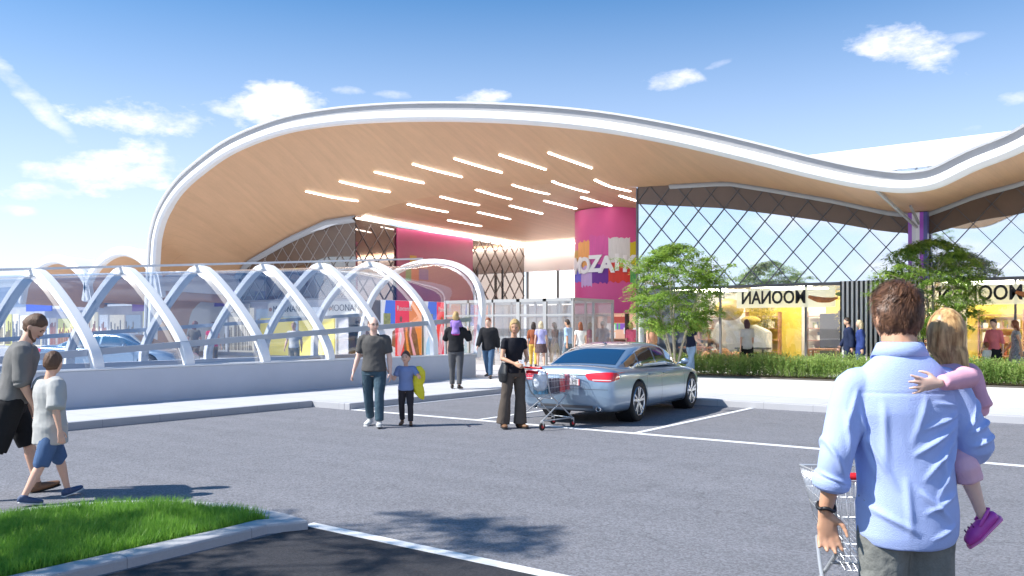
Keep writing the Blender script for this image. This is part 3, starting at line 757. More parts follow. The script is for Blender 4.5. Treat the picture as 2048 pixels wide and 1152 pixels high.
# poster stands in front of the recess wall
PB = emat('poster_blue', (.08, .18, .75), .3); PR = emat('poster_red', (.80, .03, .05), .35); PO = emat('poster_orange', (.85, .28, .04), .3); PW = emat('poster_white', (.80, .86, .92), .25); PK = emat('poster_pink', (.85, .42, .50), .3); PN = mat('poster_brown', (.40, .16, .07), .5, var=(5, .4)); PG = mat('poster_green', (.42, .50, .12), .5, var=(6, .4)); PS = emat('poster_sky', (.30, .62, .85), .3)  # emissive poster colours glow slightly to brighten them in the canopy's shade
def poster(label, y, col=True):
    t = thing('poster_panel', label, 'poster', (CX0 + .25, y, PZ), 0, 'tall advertising panels on the entrance wall')
    MB().box((0, 0, 0), (.06, 2.9, 2.85)).build('board', PW, t)
    X = .062
    def flat(pts, m, x, nm='artwork'): MB().prism(pts, x, x + .004, 'YZ').build(nm, m, t)
    flat([(.5, 1.6), (.95, 1.6), (.95, 2.84), (.3, 2.84), (.2, 2.2)], PB, X)
    flat([(.14, 1.55), (.62, 1.55), (.62, 2.2), (.14, 2.2)], PG, X + .005)
    flat([(.95, .02), (1.95, .02), (1.95, 2.84), (.95, 2.84)], PR, X + .0005)
    flat([(1.95, .02), (2.88, .02), (2.88, 2.84), (2.2, 2.84), (1.95, 2.3)], PO, X)
    for k in range(5): flat([(1.6 + k * .22, .02), (1.8 + k * .23, .02), (1.72 + k * .2, 1.1), (1.55 + k * .16, 1.85), (1.52 + k * .14, 1.1)], (PN, PO, PN, PK, PN)[k], X + .006 + k * .0005)
    flat([(1.08, .15), (1.3, .05), (1.62, .9), (1.5, 1.5), (1.35, 1.75), (1.2, 1.5), (1.1, .9)], PK, X + .01)
    flat([(1.27, 1.78), (1.42, 1.78), (1.44, 2.0), (1.35, 2.08), (1.26, 2.0)], PN, X + .01)
    flat([(1.2, .9), (1.32, .6), (1.4, 1.1), (1.3, 1.3)], PW, X + .0145)
    flat([(.1, .1), (.7, .1), (.6, .8), (.35, 1.1), (.15, .7)], PS, X + .005)
    flat([(.7, .6), (.95, .5), (.93, 1.4), (.75, 1.3)], PN, X + .006)
    tt = text('lettering', 'Rocenic', .34, M['white'], (X + .01, 1.6, 2.45), (PI / 2, 0, PI / 2), t, .002, bold=.006)
    return t
poster('poster panel with red field and pink figure nearest the tunnel mouth', 29.0)
poster('middle poster panel with red field and pink figure behind the walking father', 32.1)
poster('farthest poster panel with red field beside the vestibule glass', 35.2)

# ---- recess back: white glowing hall
HALL = emat('bright_hall', (1.0, .98, .97), 1.1)
BK = thing('entrance_back_wall', 'white lit back wall of the entrance recess with tall glazing', 'wall', (CX0, RY, 0))
MB().box((0, 0, 5.0), (CX1 - CX0, .3, 6.68)).build('top_band', mat('bulkhead_white', (.74, .72, .74), .5), BK)
MB().box((0, .35, 2.95), (CX1 - CX0, .4, 5.0)).build('lit_screen', HALL, BK)
MB().box((0, .34, PZ), (CX1 - CX0, .4, 2.95)).build('door_screen', mat('hall_grey', (.42, .40, .39), .4, var=(1.3, .3), stretch=(3, 1, .5)), BK)
mb = MB()
for x in (.1, 2.3, 4.5, 6.7, 8.9, 11.1): mb.box((x, .1, PZ), (x + .06, .3, 5.0))
mb.build('mullion', M['dark'], BK)
for x, c in ((3.9, (.15, .2, .75)), (4.15, (.7, .7, .72)), (4.4, (.1, .3, .8)), (4.7, (.7, .55, .1))):
    MB().box((x, .02, 2.7), (x + .18, .06, 4.6)).build('colour_stripe', mat('stripe', c, .4), BK)
MB().box((-30 + 15, 0, 0), (0, .3, 6.6)) 
# right side wall of the recess
mb = MB().box((CX1 + .02, GY + .1, PZ), (CX1 + .2, RY, 6.75)); o = mb.build('recess_wall', M['white']); tag(o, 'plain white wall closing the right side of the entrance recess', 'wall')

# ---- pink drum with the painted name
DC = Vector((0, 0, 0)); c_ = D(1240, 655, 39.2); DR = 2.12
DRUM = thing('pink_drum', 'tall pink cylinder carrying the painted MOZAIK name over the kiosk', 'drum', (c_.x, c_.y, 0))
ZD0, ZD1 = 2.25, 7.0
MB().lathe([(DR - .1, ZD0), (DR, ZD0), (DR, ZD1), (DR - .1, ZD1)], n=72).build('cladding', M['pink'], DRUM, auto=30)
MB().lathe([(DR - .12, ZD0 + .02), (0, ZD0 + .02)], n=48).build('underside', M['white'], DRUM)
a_cam = math.atan2(-c_.y, -c_.x)     # direction from the drum to the viewer side
def patch(pa, pb, z0, z1, c, off, seed):
    """painted patch between two angles (deg, right positive as seen from the car park) with ragged ends"""
    r = random.Random(seed); K = 12; lo = []; hi = []
    for k in range(K + 1):
        f = k / K; an = a_cam + R(pa + (pb - pa) * f) * 1
        lo.append((math.cos(an) * (DR + off), math.sin(an) * (DR + off), z0 + r.uniform(-.07, .07))); hi.append((math.cos(an) * (DR + off), math.sin(an) * (DR + off), z1 + r.uniform(-.07, .07)))
    MB().grid([lo, hi]).build('painted_patch', mat('brush_paint', c, .5, var=(3, .08), stretch=(4, 4, .6)), DRUM, smooth=True)
for i, (a, b, z0, z1, c) in enumerate([(-88, -62, 4.35, 5.2, (.62, .36, .08)), (-64, -40, 4.4, 5.55, (.85, .40, .12)), (-40, -14, 4.45, 5.75, (.66, .10, .36)), (-14, 12, 4.4, 5.6, (.72, .72, .70)), (12, 40, 4.4, 5.45, (.70, .58, .02)),
                            (-88, -56, 3.75, 4.4, (.16, .16, .72)), (-56, -36, 3.5, 4.45, (.60, .42, .72)), (-36, -14, 3.6, 4.5, (.16, .02, .30)), (-14, 12, 3.65, 4.5, (.75, .05, .03)), (12, 42, 3.6, 4.5, (.10, .42, .12))]):
    patch(a, b, z0, z1, c, .006 + .003 * (i % 3), i + 3)
LET = mat('sign_white', (.88, .88, .88), .35)
for ch, an, up in (('M', -63, 0), ('O', -48, -.02), ('Z', -31, .03), ('A', -16, -.02), ('I', -3.5, .06), ('K', 11, 0)):
    aa = a_cam + R(an); me = text_mesh(ch, 1.0, .025, bold=.04); me.materials.clear(); me.materials.append(LET)
    o = link('letter', me, DRUM); o.location = (math.cos(aa) * (DR + .045), math.sin(aa) * (DR + .045), 4.42 + up); o.rotation_euler = (PI / 2, 0, aa + PI / 2)
# kiosk below
KI = thing('kiosk', 'brown-framed service kiosk with counter under the pink drum', 'kiosk', (c_.x, c_.y, PZ))
BR = mat('bronze_frame', (.10, .06, .045), .5); KW = mat('kiosk_wood', (.42, .20, .12), .5, var=(5, .2))
FA = a_cam + PI / 2
mb = MB()
for an in (-80, -52, -50, 8, 10, 34, 60):
    a = a_cam + R(an); mb.bar((math.cos(a) * 2.0, math.sin(a) * 2.0, 0), (math.cos(a) * 2.0, math.sin(a) * 2.0, 2.12), .10)
mb.build('frame', BR, KI)
mb = MB()
mb.lathe([(1.98, 0), (1.98, .95), (1.7, .95), (1.7, 0)], n=40, a0=a_cam - R(85), ang=R(150)); mb.build('counter', KW, KI, auto=30)
MB().lathe([(2.06, .95), (2.06, 1.0), (1.6, 1.0), (1.6, .95), (2.06, .95)], n=40, a0=a_cam - R(85), ang=R(150)).build('countertop', mat('light_wood', (.62, .40, .27), .4), KI, auto=30)
MB().lathe([(1.05, 0), (1.05, 2.1)], n=30).build('back_wall', emat('kiosk_lit_wall', (.62, .40, .30), .55), KI)
for j, (an, z, c, ww) in enumerate([(-30, 1.55, (.75, .75, .78), .25), (-18, 1.5, (.75, .76, .8), .2), (-8, 1.55, (.1, .5, .15), .18), (2, 1.55, (.25, .12, .5), .2), (-22, 1.15, (.7, .7, .7), .3), (22, 1.35, (.78, .78, .78), .34), (-8, 1.85, (.4, .08, .06), .6)]):
    a = a_cam + R(an); p = Vector((math.cos(a) * 1.3, math.sin(a) * 1.3, z)); o = MB().box((-ww, -.02, -.14), (ww, .02, .14)).build('menu_board', emat('menu', c, .5), KI); o.location = p; o.rotation_euler = (0, 0, a + PI / 2)
mb = MB().bar((math.cos(a_cam - .5) * 1.6, math.sin(a_cam - .5) * 1.6, 1.0), (math.cos(a_cam - .42) * 1.6, math.sin(a_cam - .42) * 1.6, 2.1), .34, .06); mb.build('hanging_banner', M['white'], KI)
mb = MB(); a = a_cam + R(22); text('lettering', 'KIOSK', .16, M['white'], (math.cos(a) * 2.08, math.sin(a) * 2.08, 1.93), (PI / 2, 0, a + PI / 2), KI, .004)

# ---- entrance vestibule glass box
VE = thing('glass_vestibule', 'clear glass entrance vestibule with pale steel frames before the pink drum', 'vestibule', (-23, 26.6, PZ))
fm = MB(); VW, VD, VH = 6.3, 3.0, 2.62
for x in np.linspace(0, VW, 6):
    wd = .16 if abs(x - VW * .6) < .2 or abs(x - VW * .8) < .2 else .08
    fm.box((x - wd / 2, -.05, 0), (x + wd / 2, .05, VH))
    fm.box((x - .04, VD - .05, 0), (x + .04, VD + .05, VH))
for y in (0, VD): fm.box((0, y - .05, VH - .12), (VW, y + .05, VH)); fm.box((0, y - .04, 1.95), (VW, y + .04, 2.02))
for x in (0, VW): fm.box((x - .05, 0, VH - .12), (x + .05, VD, VH)); fm.box((x - .04, VD / 2 - .04, 0), (x + .04, VD / 2 + .04, VH))
fm.build('frame', mat('satin_steel', (.46, .46, .45), .35, .4), VE)
GL = glass('clear_glazing', (.84, .86, .86), .20, .02)
mb = MB(); mb.grid([[(0, 0, 0), (VW, 0, 0)], [(0, 0, VH), (VW, 0, VH)]]).grid([[(0, VD, 0), (VW, VD, 0)], [(0, VD, VH), (VW, VD, VH)]]).grid([[(0, 0, 0), (0, VD, 0)], [(0, 0, VH), (0, VD, VH)]]).grid([[(VW, 0, 0), (VW, VD, 0)], [(VW, 0, VH), (VW, VD, VH)]]); mb.build('glazing', GL, VE)

# ---- ground floor of the right shop front
SG = glass('shop_glazing', (.93, .96, .92), .17, .015)
SH = thing('shop_window', 'full-height ground floor shop windows below the mirrored lattice', 'shop window', (CX1, GY, 0))
MB().grid([[(0, 0, PZ), (30, 0, PZ)], [(0, 0, TZ - .05), (30, 0, TZ - .05)]]).build('glazing', SG, SH)
mb = MB()
for px in (1288, 1441, 1612, 1866, 2031): xx = onY(px, 650, GY).x - CX1; mb.box((xx - .03, -.05, PZ), (xx + .03, .05, TZ - .05))
for xx in (16, 19.5, 23): mb.box((xx - .03, -.05, PZ), (xx + .03, .05, TZ - .05))
mb.build('mullion', M['mull'], SH)
YEL = mat('yellow_wall', (.80, .62, .10), .6, var=(.8, .12)); YEL2 = mat('ochre_wall', (.52, .36, .05), .6, var=(1.5, .2)); CRM = mat('cream_wall', (.85, .80, .68), .6)
IN = thing('shop_interior', 'yellow and cream lit cafe interior seen through the shop windows', 'interior', (CX1, GY, PZ))
MB().box((.3, .2, -.02), (30, 6, .01)).build('floor', mat('shop_floor', (.45, .40, .33), .4), IN)
wl_ = [(0.3, 2.4, CRM), (2.4, 3.2, YEL2), (3.2, 4.6, YEL), (4.6, 5.5, CRM), (5.5, 8.4, YEL), (8.4, 10.2, CRM), (10.2, 12.4, YEL), (12.4, 14.6, CRM), (14.6, 17.2, YEL), (17.2, 21, CRM), (21, 26, YEL2), (26, 30, CRM)]
for a, b, m_ in wl_: MB().box((a, 4.6, .01), (b - .01, 4.8, 2.9)).build('wall_panel', m_, IN)
MB().box((.2, .15, 2.93), (30, 6, 3.0)).build('ceiling', M['white'], IN)
mb = MB()
for k in range(10): mb.box((1 + k * 3, .9, 2.88), (3 + k * 3, 1.2, 2.925)); mb.box((1 + k * 3, 2.9, 2.88), (3 + k * 3, 3.2, 2.925))
mb.build('ceiling_fill', emat('shop_fill', (1, .93, .80), 22), IN)  # glowing ceiling panels added to brighten the shaded interior
MB().box((.05, .2, .01), (.2, 6, 2.95)).build('end_wall', CRM, IN)
DK = mat('dark_display', (.07, .065, .07), .5)
xx = lambda px: onY(px, 650, GY).x - CX1
MB().box((xx(1585) , 3.0, 0), (xx(1640), 3.6, 2.0)).build('display_case', DK, IN, bevel=.03)
for a, m_ in ((1.0, KW), (3.2, DK), (5.7, KW), (8.9, M['red']), (12.0, DK), (14.2, KW), (17.5, KW)):
    mb = MB().box((a, 1.4, .72), (a + 1.1, 2.1, .78))
    for sx in (.1, 1.0):
        for sy in (1.5, 2.0): mb.box((a + sx - .03, sy - .03, 0), (a + sx + .03, sy + .03, .72))
    mb.build('cafe_table', m_, IN)
mb = MB()
for k in range(5):
    x = xx(1388) + k * .36; mb.ell((x, 1.0 + .2 * (k % 2), .45 + .06 * (k % 3)), (.2, .2, .2), n=10, m=6)
mb.build('produce_heap', mat('produce', (.35, .16, .05), .6, var=(7, .8)), IN, smooth=True)
mb = MB().prism([(xx(1420) - .1, 0.6), (xx(1500), .6), (xx(1500), 1.35), (xx(1475), 1.55), (xx(1420), 1.95), (xx(1400) - .2, 1.7), (xx(1385) - .2, 1.1)], 1.9, 2.3, 'XZ'); mb.build('rock_display', mat('pale_stone', (.62, .58, .52), .8, var=(2, .2), bump=(3, .8)), IN, bevel=.1)
for px, z, rx, rz in ((1425, 2.15, .55, .40), (1470, 1.75, .35, .16)):
    MB().ell((xx(px), 1.5, z), (rx, .3, rz), n=20, m=12).build('pendant_shade', mat('ochre_shade', (.42, .27, .03), .5, var=(3, .35)), IN, smooth=True)
# shelves of goods and indoor greenery
rs_ = random.Random(31)
GC = [mat('goods_' + n_, c) for n_, c in (('cream', (.70, .64, .50)), ('brown', (.30, .16, .08)), ('olive', (.22, .22, .07)), ('white', (.75, .75, .72)), ('rust', (.50, .14, .05)), ('slate', (.16, .18, .22)))]
for sx0 in (0.6, 2.6, 4.9, 6.1, 8.6, 10.6, 12.9, 14.9, 16.4, 18.4, 20.5, 23):
    t_ = thing('display_shelf', 'open cafe shelf stacked with small goods against the back wall', 'shelf', (CX1 + sx0, GY + 4.1, PZ), 0, 'shelves inside the cafe'); wsh = 1.25
    mb = MB()
    for z in (.1, .55, 1.0, 1.45, 1.9): mb.box((0, 0, z), (wsh, .38, z + .03))
    for x in (-.03, wsh): mb.box((x, 0, 0), (x + .03, .38, 2.1))
    mb.build('frame', KW if sx0 % 1 > .5 else DK, t_)
    for g_ in range(6):
        mb = MB()
        for q in range(7):
            z = rs_.choice((.13, .58, 1.03, 1.48)); x = rs_.uniform(.02, wsh - .2); h = rs_.uniform(.12, .34); mb.box((x, .02 + .05 * g_, z), (x + rs_.uniform(.06, .18), .06 + .05 * g_, z + h))
        mb.build('goods', GC[g_], t_)
ILEAF = leafmat('indoor_leaf', (.16, .13, .02), (.55, .44, .08), 3, .4)
for ix, iy, h_, w__ in ((3.7, 2.6, 2.6, 1.2), (7.2, 2.2, 2.5, 1.5), (9.6, 2.9, 2.3, 1.3), (13.8, 2.4, 2.6, 1.5), (18.0, 2.6, 2.5, 1.4)):
    t_ = thing('indoor_tree', 'ochre-leaved potted tree standing inside the cafe', 'potted tree', (CX1 + ix, GY + iy, PZ), 0, 'potted trees inside the cafe')
    MB().lathe([(0, 0), (.2, 0), (.26, .42), (.22, .42), (.2, .36), (0, .36)], n=20).build('pot', DK, t_, auto=40)
    mb = MB()
    for k in range(4): a = k * 1.6; mb.tube([(0, 0, .3), (math.cos(a) * .12, math.sin(a) * .12, h_ * .45), (math.cos(a) * .35, math.sin(a) * .35, h_ * .75)], [.03, .022, .01], n=6, sub=3)
    mb.build('trunk', BARK, t_, smooth=True); vs = []; fs = []
    for k in range(1500):
        u = rs_.uniform(-1, 1); th = rs_.uniform(0, 2 * PI); r0_ = math.sqrt(1 - u * u) * rs_.uniform(.3, 1) * w__ / 2; p = Vector((math.cos(th) * r0_, math.sin(th) * r0_, h_ * .72 + u * h_ * .26))
        if noise.noise(p * 2.4 + Vector((ix, 0, 0))) < -.15: continue
        d = Vector((rs_.uniform(-1, 1), rs_.uniform(-1, 1), rs_.uniform(-.7, .3))).normalized() * .11; s = d.cross(Vector((0, .3, 1))).normalized() * .022; o = len(vs); vs += [p, p + d * .5 + s, p + d, p + d * .5 - s]; fs.append((o, o + 1, o + 2, o + 3))
    raw('crown', vs, fs, ILEAF, t_)
# wide name banner seen from behind
BANF = emat('banner_film', (.86, .84, .66), .22); BANF.node_tree.nodes['Principled BSDF'].inputs['Alpha'].default_value = .62  # film glows faintly in place of shop light coming through it
def banner(label, xa, xb, txt_x, dish_x):
    t = thing('name_banner', label, 'banner', (CX1, GY - .08, 0), 0, 'white cafe name banners in the shop windows')
    MB().box((xa, 0, 2.28), (xb, .02, 2.93)).build('board', BANF, t)
    text('lettering', 'MOONAN', .60, M['black'], (txt_x, -.03, 2.60), (PI / 2, 0, 0), t, .012, mirror=True, bold=.012).scale = (.78, 1, 1)
    mb = MB().tube([(dish_x - .45, -.04, 2.62), (dish_x - .15, -.05, 2.52), (dish_x + .2, -.05, 2.5), (dish_x + .45, -.04, 2.56)], [(.05, .02), (.09, .02), (.08, .02), (.03, .02)], side=(0, 0, 1), n=8, sub=3); mb.build('food_picture', mat('baked_brown', (.50, .17, .05), .5, var=(8, .4)), t, smooth=True)
    MB().ell((dish_x + .5, -.03, 2.68), (.12, .015, .06)).build('garnish', mat('garnish', (.25, .32, .08), .6), t, smooth=True)
banner('white banner with mirrored MOONAN lettering left of the striped screen', xx(1475), xx(1672), xx(1548), xx(1648))
banner('white banner with mirrored MOONAN lettering right of the carried girl', xx(1880), xx(2150), xx(1960), xx(2070))
# striped screen
ST = thing('striped_screen', 'black and white vertical slatted screen in front of the shop window', 'screen', (0, GY - .2, 0))
xa, xb = onY(1680, 650, GY - .2).x, onY(1848, 650, GY - .2).x
MB().box((xa, 0, PZ), (xb, .06, TZ + .06)).build('panel', M['black'], ST)
mb = MB(); k = 0; x = xa + .07
while x < xb - .05: mb.box((x, -.05, PZ), (x + .062, -.001, TZ + .06)); x += .138
mb.build('slats', mat('slat_white', (.78, .75, .72), .5), ST)
# corner pier
PI_ = thing('corner_pier', 'purple and white striped pier rising to the low point of the canopy', 'pier', (onY(1836, 600, GY - .3).x, GY - .3, 0))
for k, c in enumerate(((.36, .12, .60), (.72, .70, .76), (.80, .78, .82), (.42, .10, .62), (.10, .10, .35))):
    MB().box((-.25 + k * .105, -.12, TZ), (-.25 + k * .105 + .103, .16, 5.05)).build('stripe', mat('pier_paint', c, .3), PI_)
mb = MB().bar((.0, -.2, 4.6), (-.16, -4.4, 5.15), .07, .07).bar((.06, -.2, 4.7), (.1, -1.6, 5.05), .06, .06); mb.build('strut', M['grey'], PI_)

# ---- left wing: shops behind the tunnel
def lx(px): return onY(px, 650, GY).x
LSH = thing('shop_row', 'pale distant shop row seen through the tunnel glass', 'shops', (0, GY, 0))
MB().box((-75, 0, PZ), (CX0 - .02, .2, TZ - .06)).build('back_wall', mat('shop_back', (.62, .60, .62), .6, var=(1.0, .15)), LSH)
MB().box((-75, 0, 3.1), (-39.3, .2, 4.6)).build('upper_wall', mat('blue_grey_wall', (.28, .34, .46), .4, var=(.6, .3), stretch=(.3, 1, 3)), LSH)
r_ = random.Random(4)
x = -74
while x < CX0 - 2:
    wd = r_.uniform(.8, 2.2); c = r_.choice([(.78, .70, .50), (.80, .74, .60), (.55, .50, .45), (.62, .58, .18), (.75, .77, .8), (.35, .42, .5)])
    MB().box((x, -.05, .3), (x + wd, -.005, r_.uniform(2.2, 2.85))).build('display_window', emat('lit_display', c, .35), LSH)
    mb = MB()
    for q in range(int(wd / .16)):
        h = r_.uniform(.5, 1.7); mb.box((x + q * .16 + .02, -.09, .4), (x + q * .16 + r_.uniform(.05, .12), -.055, .4 + h))
    mb.build('merchandise', mat('goods', r_.choice([(.30, .24, .16), (.2, .22, .28), (.5, .42, .3), (.45, .2, .15)]), .6), LSH)
    x += wd + .25
for px0, px1, y0, y1, c, tx, lab in ((52, 103, 586, 622, (.05, .10, .62), 'TEEZ', 'deep blue hanging sign lettered TEEZ'), (120, 147, 583, 622, (.10, .20, .60), '', 'narrow plain blue sign beside the grey sign'), (150, 198, 577, 620, (.50, .50, .56), 'Mart', 'grey hanging sign with small dark lettering'),
                             (264, 302, 590, 622, (.33, .16, .45), '', 'plum hanging sign left of the green one'), (318, 384, 575, 622, (.20, .42, .42), '', 'green-grey hanging sign between the plum and violet ones'), (424, 474, 582, 612, (.26, .10, .55), 'Moda', 'violet hanging sign above the MOONAN shop')):
    a = onY(px0, y0, GY - .9); b = onY(px1, y1, GY - .9)
    t = thing('hanging_sign', lab, 'sign', (a.x, GY - .9, b.z), 0, 'coloured shop signs along the left wing')
    MB().box((0, 0, 0), (b.x - a.x, .06, a.z - b.z)).build('board', mat('sign_board', c, .4), t)
    MB().box((.02, .02, a.z - b.z), (.06, .05, 4.6 - b.z)).box((b.x - a.x - .06, .02, a.z - b.z), (b.x - a.x - .02, .05, 4.6 - b.z)).build('hanger', M['grey'], t)
    if tx: text('lettering', tx, .42 if tx == 'TEEZ' else .3, M['white'] if tx != 'Mart' else M['dark'], ((b.x - a.x) / 2, -.012, (a.z - b.z) / 2), (PI / 2, 0, 0), t, .006)
for px, w_ in ((470, 2.4), (575, 2.4), (690, 1.8)):
    t = thing('shop_fascia_sign', {470: 'white MOONAN fascia sign farthest left in the tunnel view', 575: 'white MOONAN fascia sign in the middle of the tunnel view', 690: 'white MOONAN fascia sign nearest the posters'}[px], 'sign', (lx(px), GY - .1, 2.55), 0, 'cafe fascia signs behind the tunnel')
    MB().box((-w_ / 2 - .2, -.04, -.35), (w_ / 2 + .2, .04, .35)).build('board', mat('fascia_white', (.80, .79, .72), .4), t)
    text('lettering', 'MOONAN', .46, M['dark'], (.1, -.06, 0), (PI / 2, 0, 0), t, .006)
    MB().ell((-w_ / 2 + .02, -.05, 0), (.14, .01, .1)).build('emblem', mat('emblem_tan', (.5, .2, .06), .5), t)
for k, px in enumerate((560, 640)):
    MB().box((lx(px) - 1.4, -.16, .2), (lx(px) + 1.2, -.1, 2.1)).build('yellow_glazing', emat('yellow_display', (.72, .60, .12), .4), LSH)

# far smaller canopies left of the big one
def small_canopy(px0, px1, pyt, label, base):
    t = thing('wave_canopy', label, 'canopy', (0, FY, 0), 0, 'smaller wave canopies beyond the big one')
    a = onY(px0, 528, FY).x; b = onY(px1, 528, FY).x; top_ = onY((px0 + px1) / 2, pyt, FY).z - .5; K = 24
    C = [(a + (b - a) * k / K, 3.4 + (top_ - 3.4) * math.sin(PI * k / K) ** .6 if 0 < k < K else 3.0) for k in range(K + 1)]
    strip(C, [(-.02, .1), (-.02, -.12), (.08, -.2), (.30, -.2), (.30, .1)], 'white_edge', M['white'], t)
    strip(C, [(.302, -.08), (.5, -.12), (.5, .1), (.302, .1)], 'gutter_band', M['white'], t)
    MB().grid([[(x, .05, z) for x, z in C], [(x, 5, z * .95) for x, z in C]]).build('timber_soffit', WOOD, t, smooth=True)
    MB().grid([[(x, .05, z + .45) for x, z in C], [(x, 5, z * .95 + .45) for x, z in C]]).build('roof_skin', M['white'], t, smooth=True)
small_canopy(176, 318, 492, 'smaller white-edged wave canopy with timber soffit just left of the big arch', 0)
small_canopy(48, 178, 509, 'smallest white-edged wave canopy at the far left', 0)
# ------------------------------------------------------------------ people
SKIN = mat('skin', (.72, .43, .31), .5, var=(9, .05), sss=.12); SKIN_T = mat('tanned_skin', (.62, .34, .21), .48, var=(9, .05), sss=.1); SKIN_F = mat('fair_skin', (.80, .52, .41), .5, var=(9, .05), sss=.12)
EYE = mat('eye', (.03, .02, .015), .2); LIP = mat('lip', (.50, .20, .17), .5)
def cloth(name, c, b=.5, v=.06, sheen=.0, rough=.85): return mat(name, c, rough, var=(5, v), var2=(160, v * .6), bump=(240, b * .5), sheen=sheen, spec=.15)
def hairmat(name, c): return mat(name, c, .55, var=(30, .25), bump=(120, .5), stretch=(1, 1, .25), var2=(4, .12))
H_BR = hairmat('brown_hair', (.13, .065, .035)); H_DK = hairmat('dark_hair', (.035, .022, .016)); H_BL = hairmat('blond_hair', (.50, .33, .13)); H_RD = hairmat('auburn_hair', (.24, .07, .025)); H_WH = hairmat('pale_blond_hair', (.66, .55, .36))
LEATHER = mat('dark_shoe', (.03, .022, .018), .4); SNEAK = mat('white_trainer', (.72, .72, .70), .5, var=(12, .1)); NAVYSHOE = mat('navy_canvas_shoe', (.05, .08, .17), .6); BROWNSHOE = mat('brown_shoe', (.20, .10, .05), .5)

TZs = [.80, .86, .92, 1.0, 1.08, 1.16, 1.26, 1.35, 1.41, 1.45, 1.48, 1.53]
TRX = {'m': [.10, .155, .170, .160, .150, .150, .170, .180, .168, .125, .075, .058], 'f': [.10, .16, .178, .155, .126, .124, .145, .152, .143, .105, .06, .048]}
TRY = {'m': [.09, .112, .118, .106, .102, .104, .116, .116, .10, .082, .064, .057], 'f': [.09, .115, .12, .10, .086, .092, .118, .108, .09, .075, .055, .048]}
def ldir(side, fwd, out):
    f, o = R(fwd), R(out); return Vector((side * math.sin(o), math.sin(f) * math.cos(o), -math.cos(f) * math.cos(o)))
def remesh(mb, voxel, sm=2, fold=None):
    me = mb.mesh('raw'); ob = bpy.data.objects.new('tmp', me); COL.objects.link(ob)
    md = ob.modifiers.new('r', 'REMESH'); md.mode = 'VOXEL'; md.voxel_size = voxel; md.use_smooth_shade = True
    d = bpy.context.evaluated_depsgraph_get(); d.update(); out = bpy.data.meshes.new_from_object(ob.evaluated_get(d)); bpy.data.objects.remove(ob); bpy.data.meshes.remove(me)
    b = bmesh.new(); b.from_mesh(out)
    for _ in range(sm): bmesh.ops.smooth_vert(b, verts=b.verts, factor=.5, use_axis_x=True, use_axis_y=True, use_axis_z=True)
    if fold:
        b.normal_update()
        amp, sc, seed = fold
        for v in b.verts:
            c = v.co; q = Vector((c.x * sc * 1.3 + c.z * sc * .5 + seed, c.y * sc * 1.3, c.z * sc * .8 - c.x * sc * .35))
            n_ = 1 - abs(noise.noise(q)) * 2.6; n2_ = noise.noise(q * 2.3 + Vector((7, 3, 1)))
            v.co += v.normal * amp * (n_ * .75 + n2_ * .3)
    b.to_mesh(out); b.free()
    out.polygons.foreach_set('use_smooth', [True] * len(out.polygons)); return out
def meshobj(name, me, m, parent): me.name = name; me.materials.clear(); me.materials.append(m); return link(name, me, parent)

def pose(H=1.76, sex='m', lean=0, arms=((6, 8, 12, 4), (6, 8, 12, 4)), legs=((3, 3, -2, 2), (-3, 3, -6, 2)), head=(0, 0), hs=1.0, bw=1.0, roll=0):
    """joints in metres, facing +Y. arms: (upper fwd, upper out, fore fwd, fore out) left then right; legs the same with thigh/shin"""
    s = H / 1.76; J = dict(s=s, sex=sex, hs=hs, bw=bw, H=H)
    rot = Matrix.Rotation(-R(lean), 4, 'X') @ Matrix.Rotation(R(roll), 4, 'Y')
    pel = Vector((0, 0, .93 * s))
    def T(x, y, z): return pel + rot @ (Vector((x * bw, y, z - .93)) * s)
    J['T'] = T; J['rot'] = rot
    sw = .185 if sex == 'm' else .165
    nk = 1.50; hc = T(0, .012, nk) + (rot @ Vector((0, .02, (.125 * hs + .02) * s)))
    J['neck'] = T(0, 0, nk); J['head'] = hc; J['hyaw'], J['hpitch'] = head
    lows = []
    for side, k, A in ((-1, 'L', arms[0]), (1, 'R', arms[1])):
        sh = T(side * sw, -.005, 1.405); e = sh + ldir(side, A[0], A[1]) * .285 * s; w_ = e + ldir(side, A[2], A[3]) * .25 * s
        J['sh' + k], J['el' + k], J['wr' + k] = sh, e, w_
    for side, k, A in ((-1, 'L', legs[0]), (1, 'R', legs[1])):
        h = pel + Vector((side * .092 * s * bw, 0, -.04 * s)); kn = h + ldir(side, A[0], A[1]) * .41 * s; an = kn + ldir(side, A[2], A[3]) * .40 * s
        J['hip' + k], J['kn' + k], J['an' + k] = h, kn, an
        fp = A[4] if len(A) > 4 else 0
        J['toe' + k] = Vector((side * .18, math.cos(R(fp)), math.sin(R(fp)))).normalized(); lows.append(an.z - .085 * s if fp >= -5 else an.z - (.085 + .13 * math.sin(R(-fp))) * s)
    dz = -min(lows)
    if abs(dz) > 1e-6:
        for k in list(J):
            if isinstance(J[k], Vector) and not k.startswith('toe'): J[k] = J[k] + Vector((0, 0, dz))
        T0 = T; J['T'] = lambda x, y, z: T0(x, y, z) + Vector((0, 0, dz))
    return J
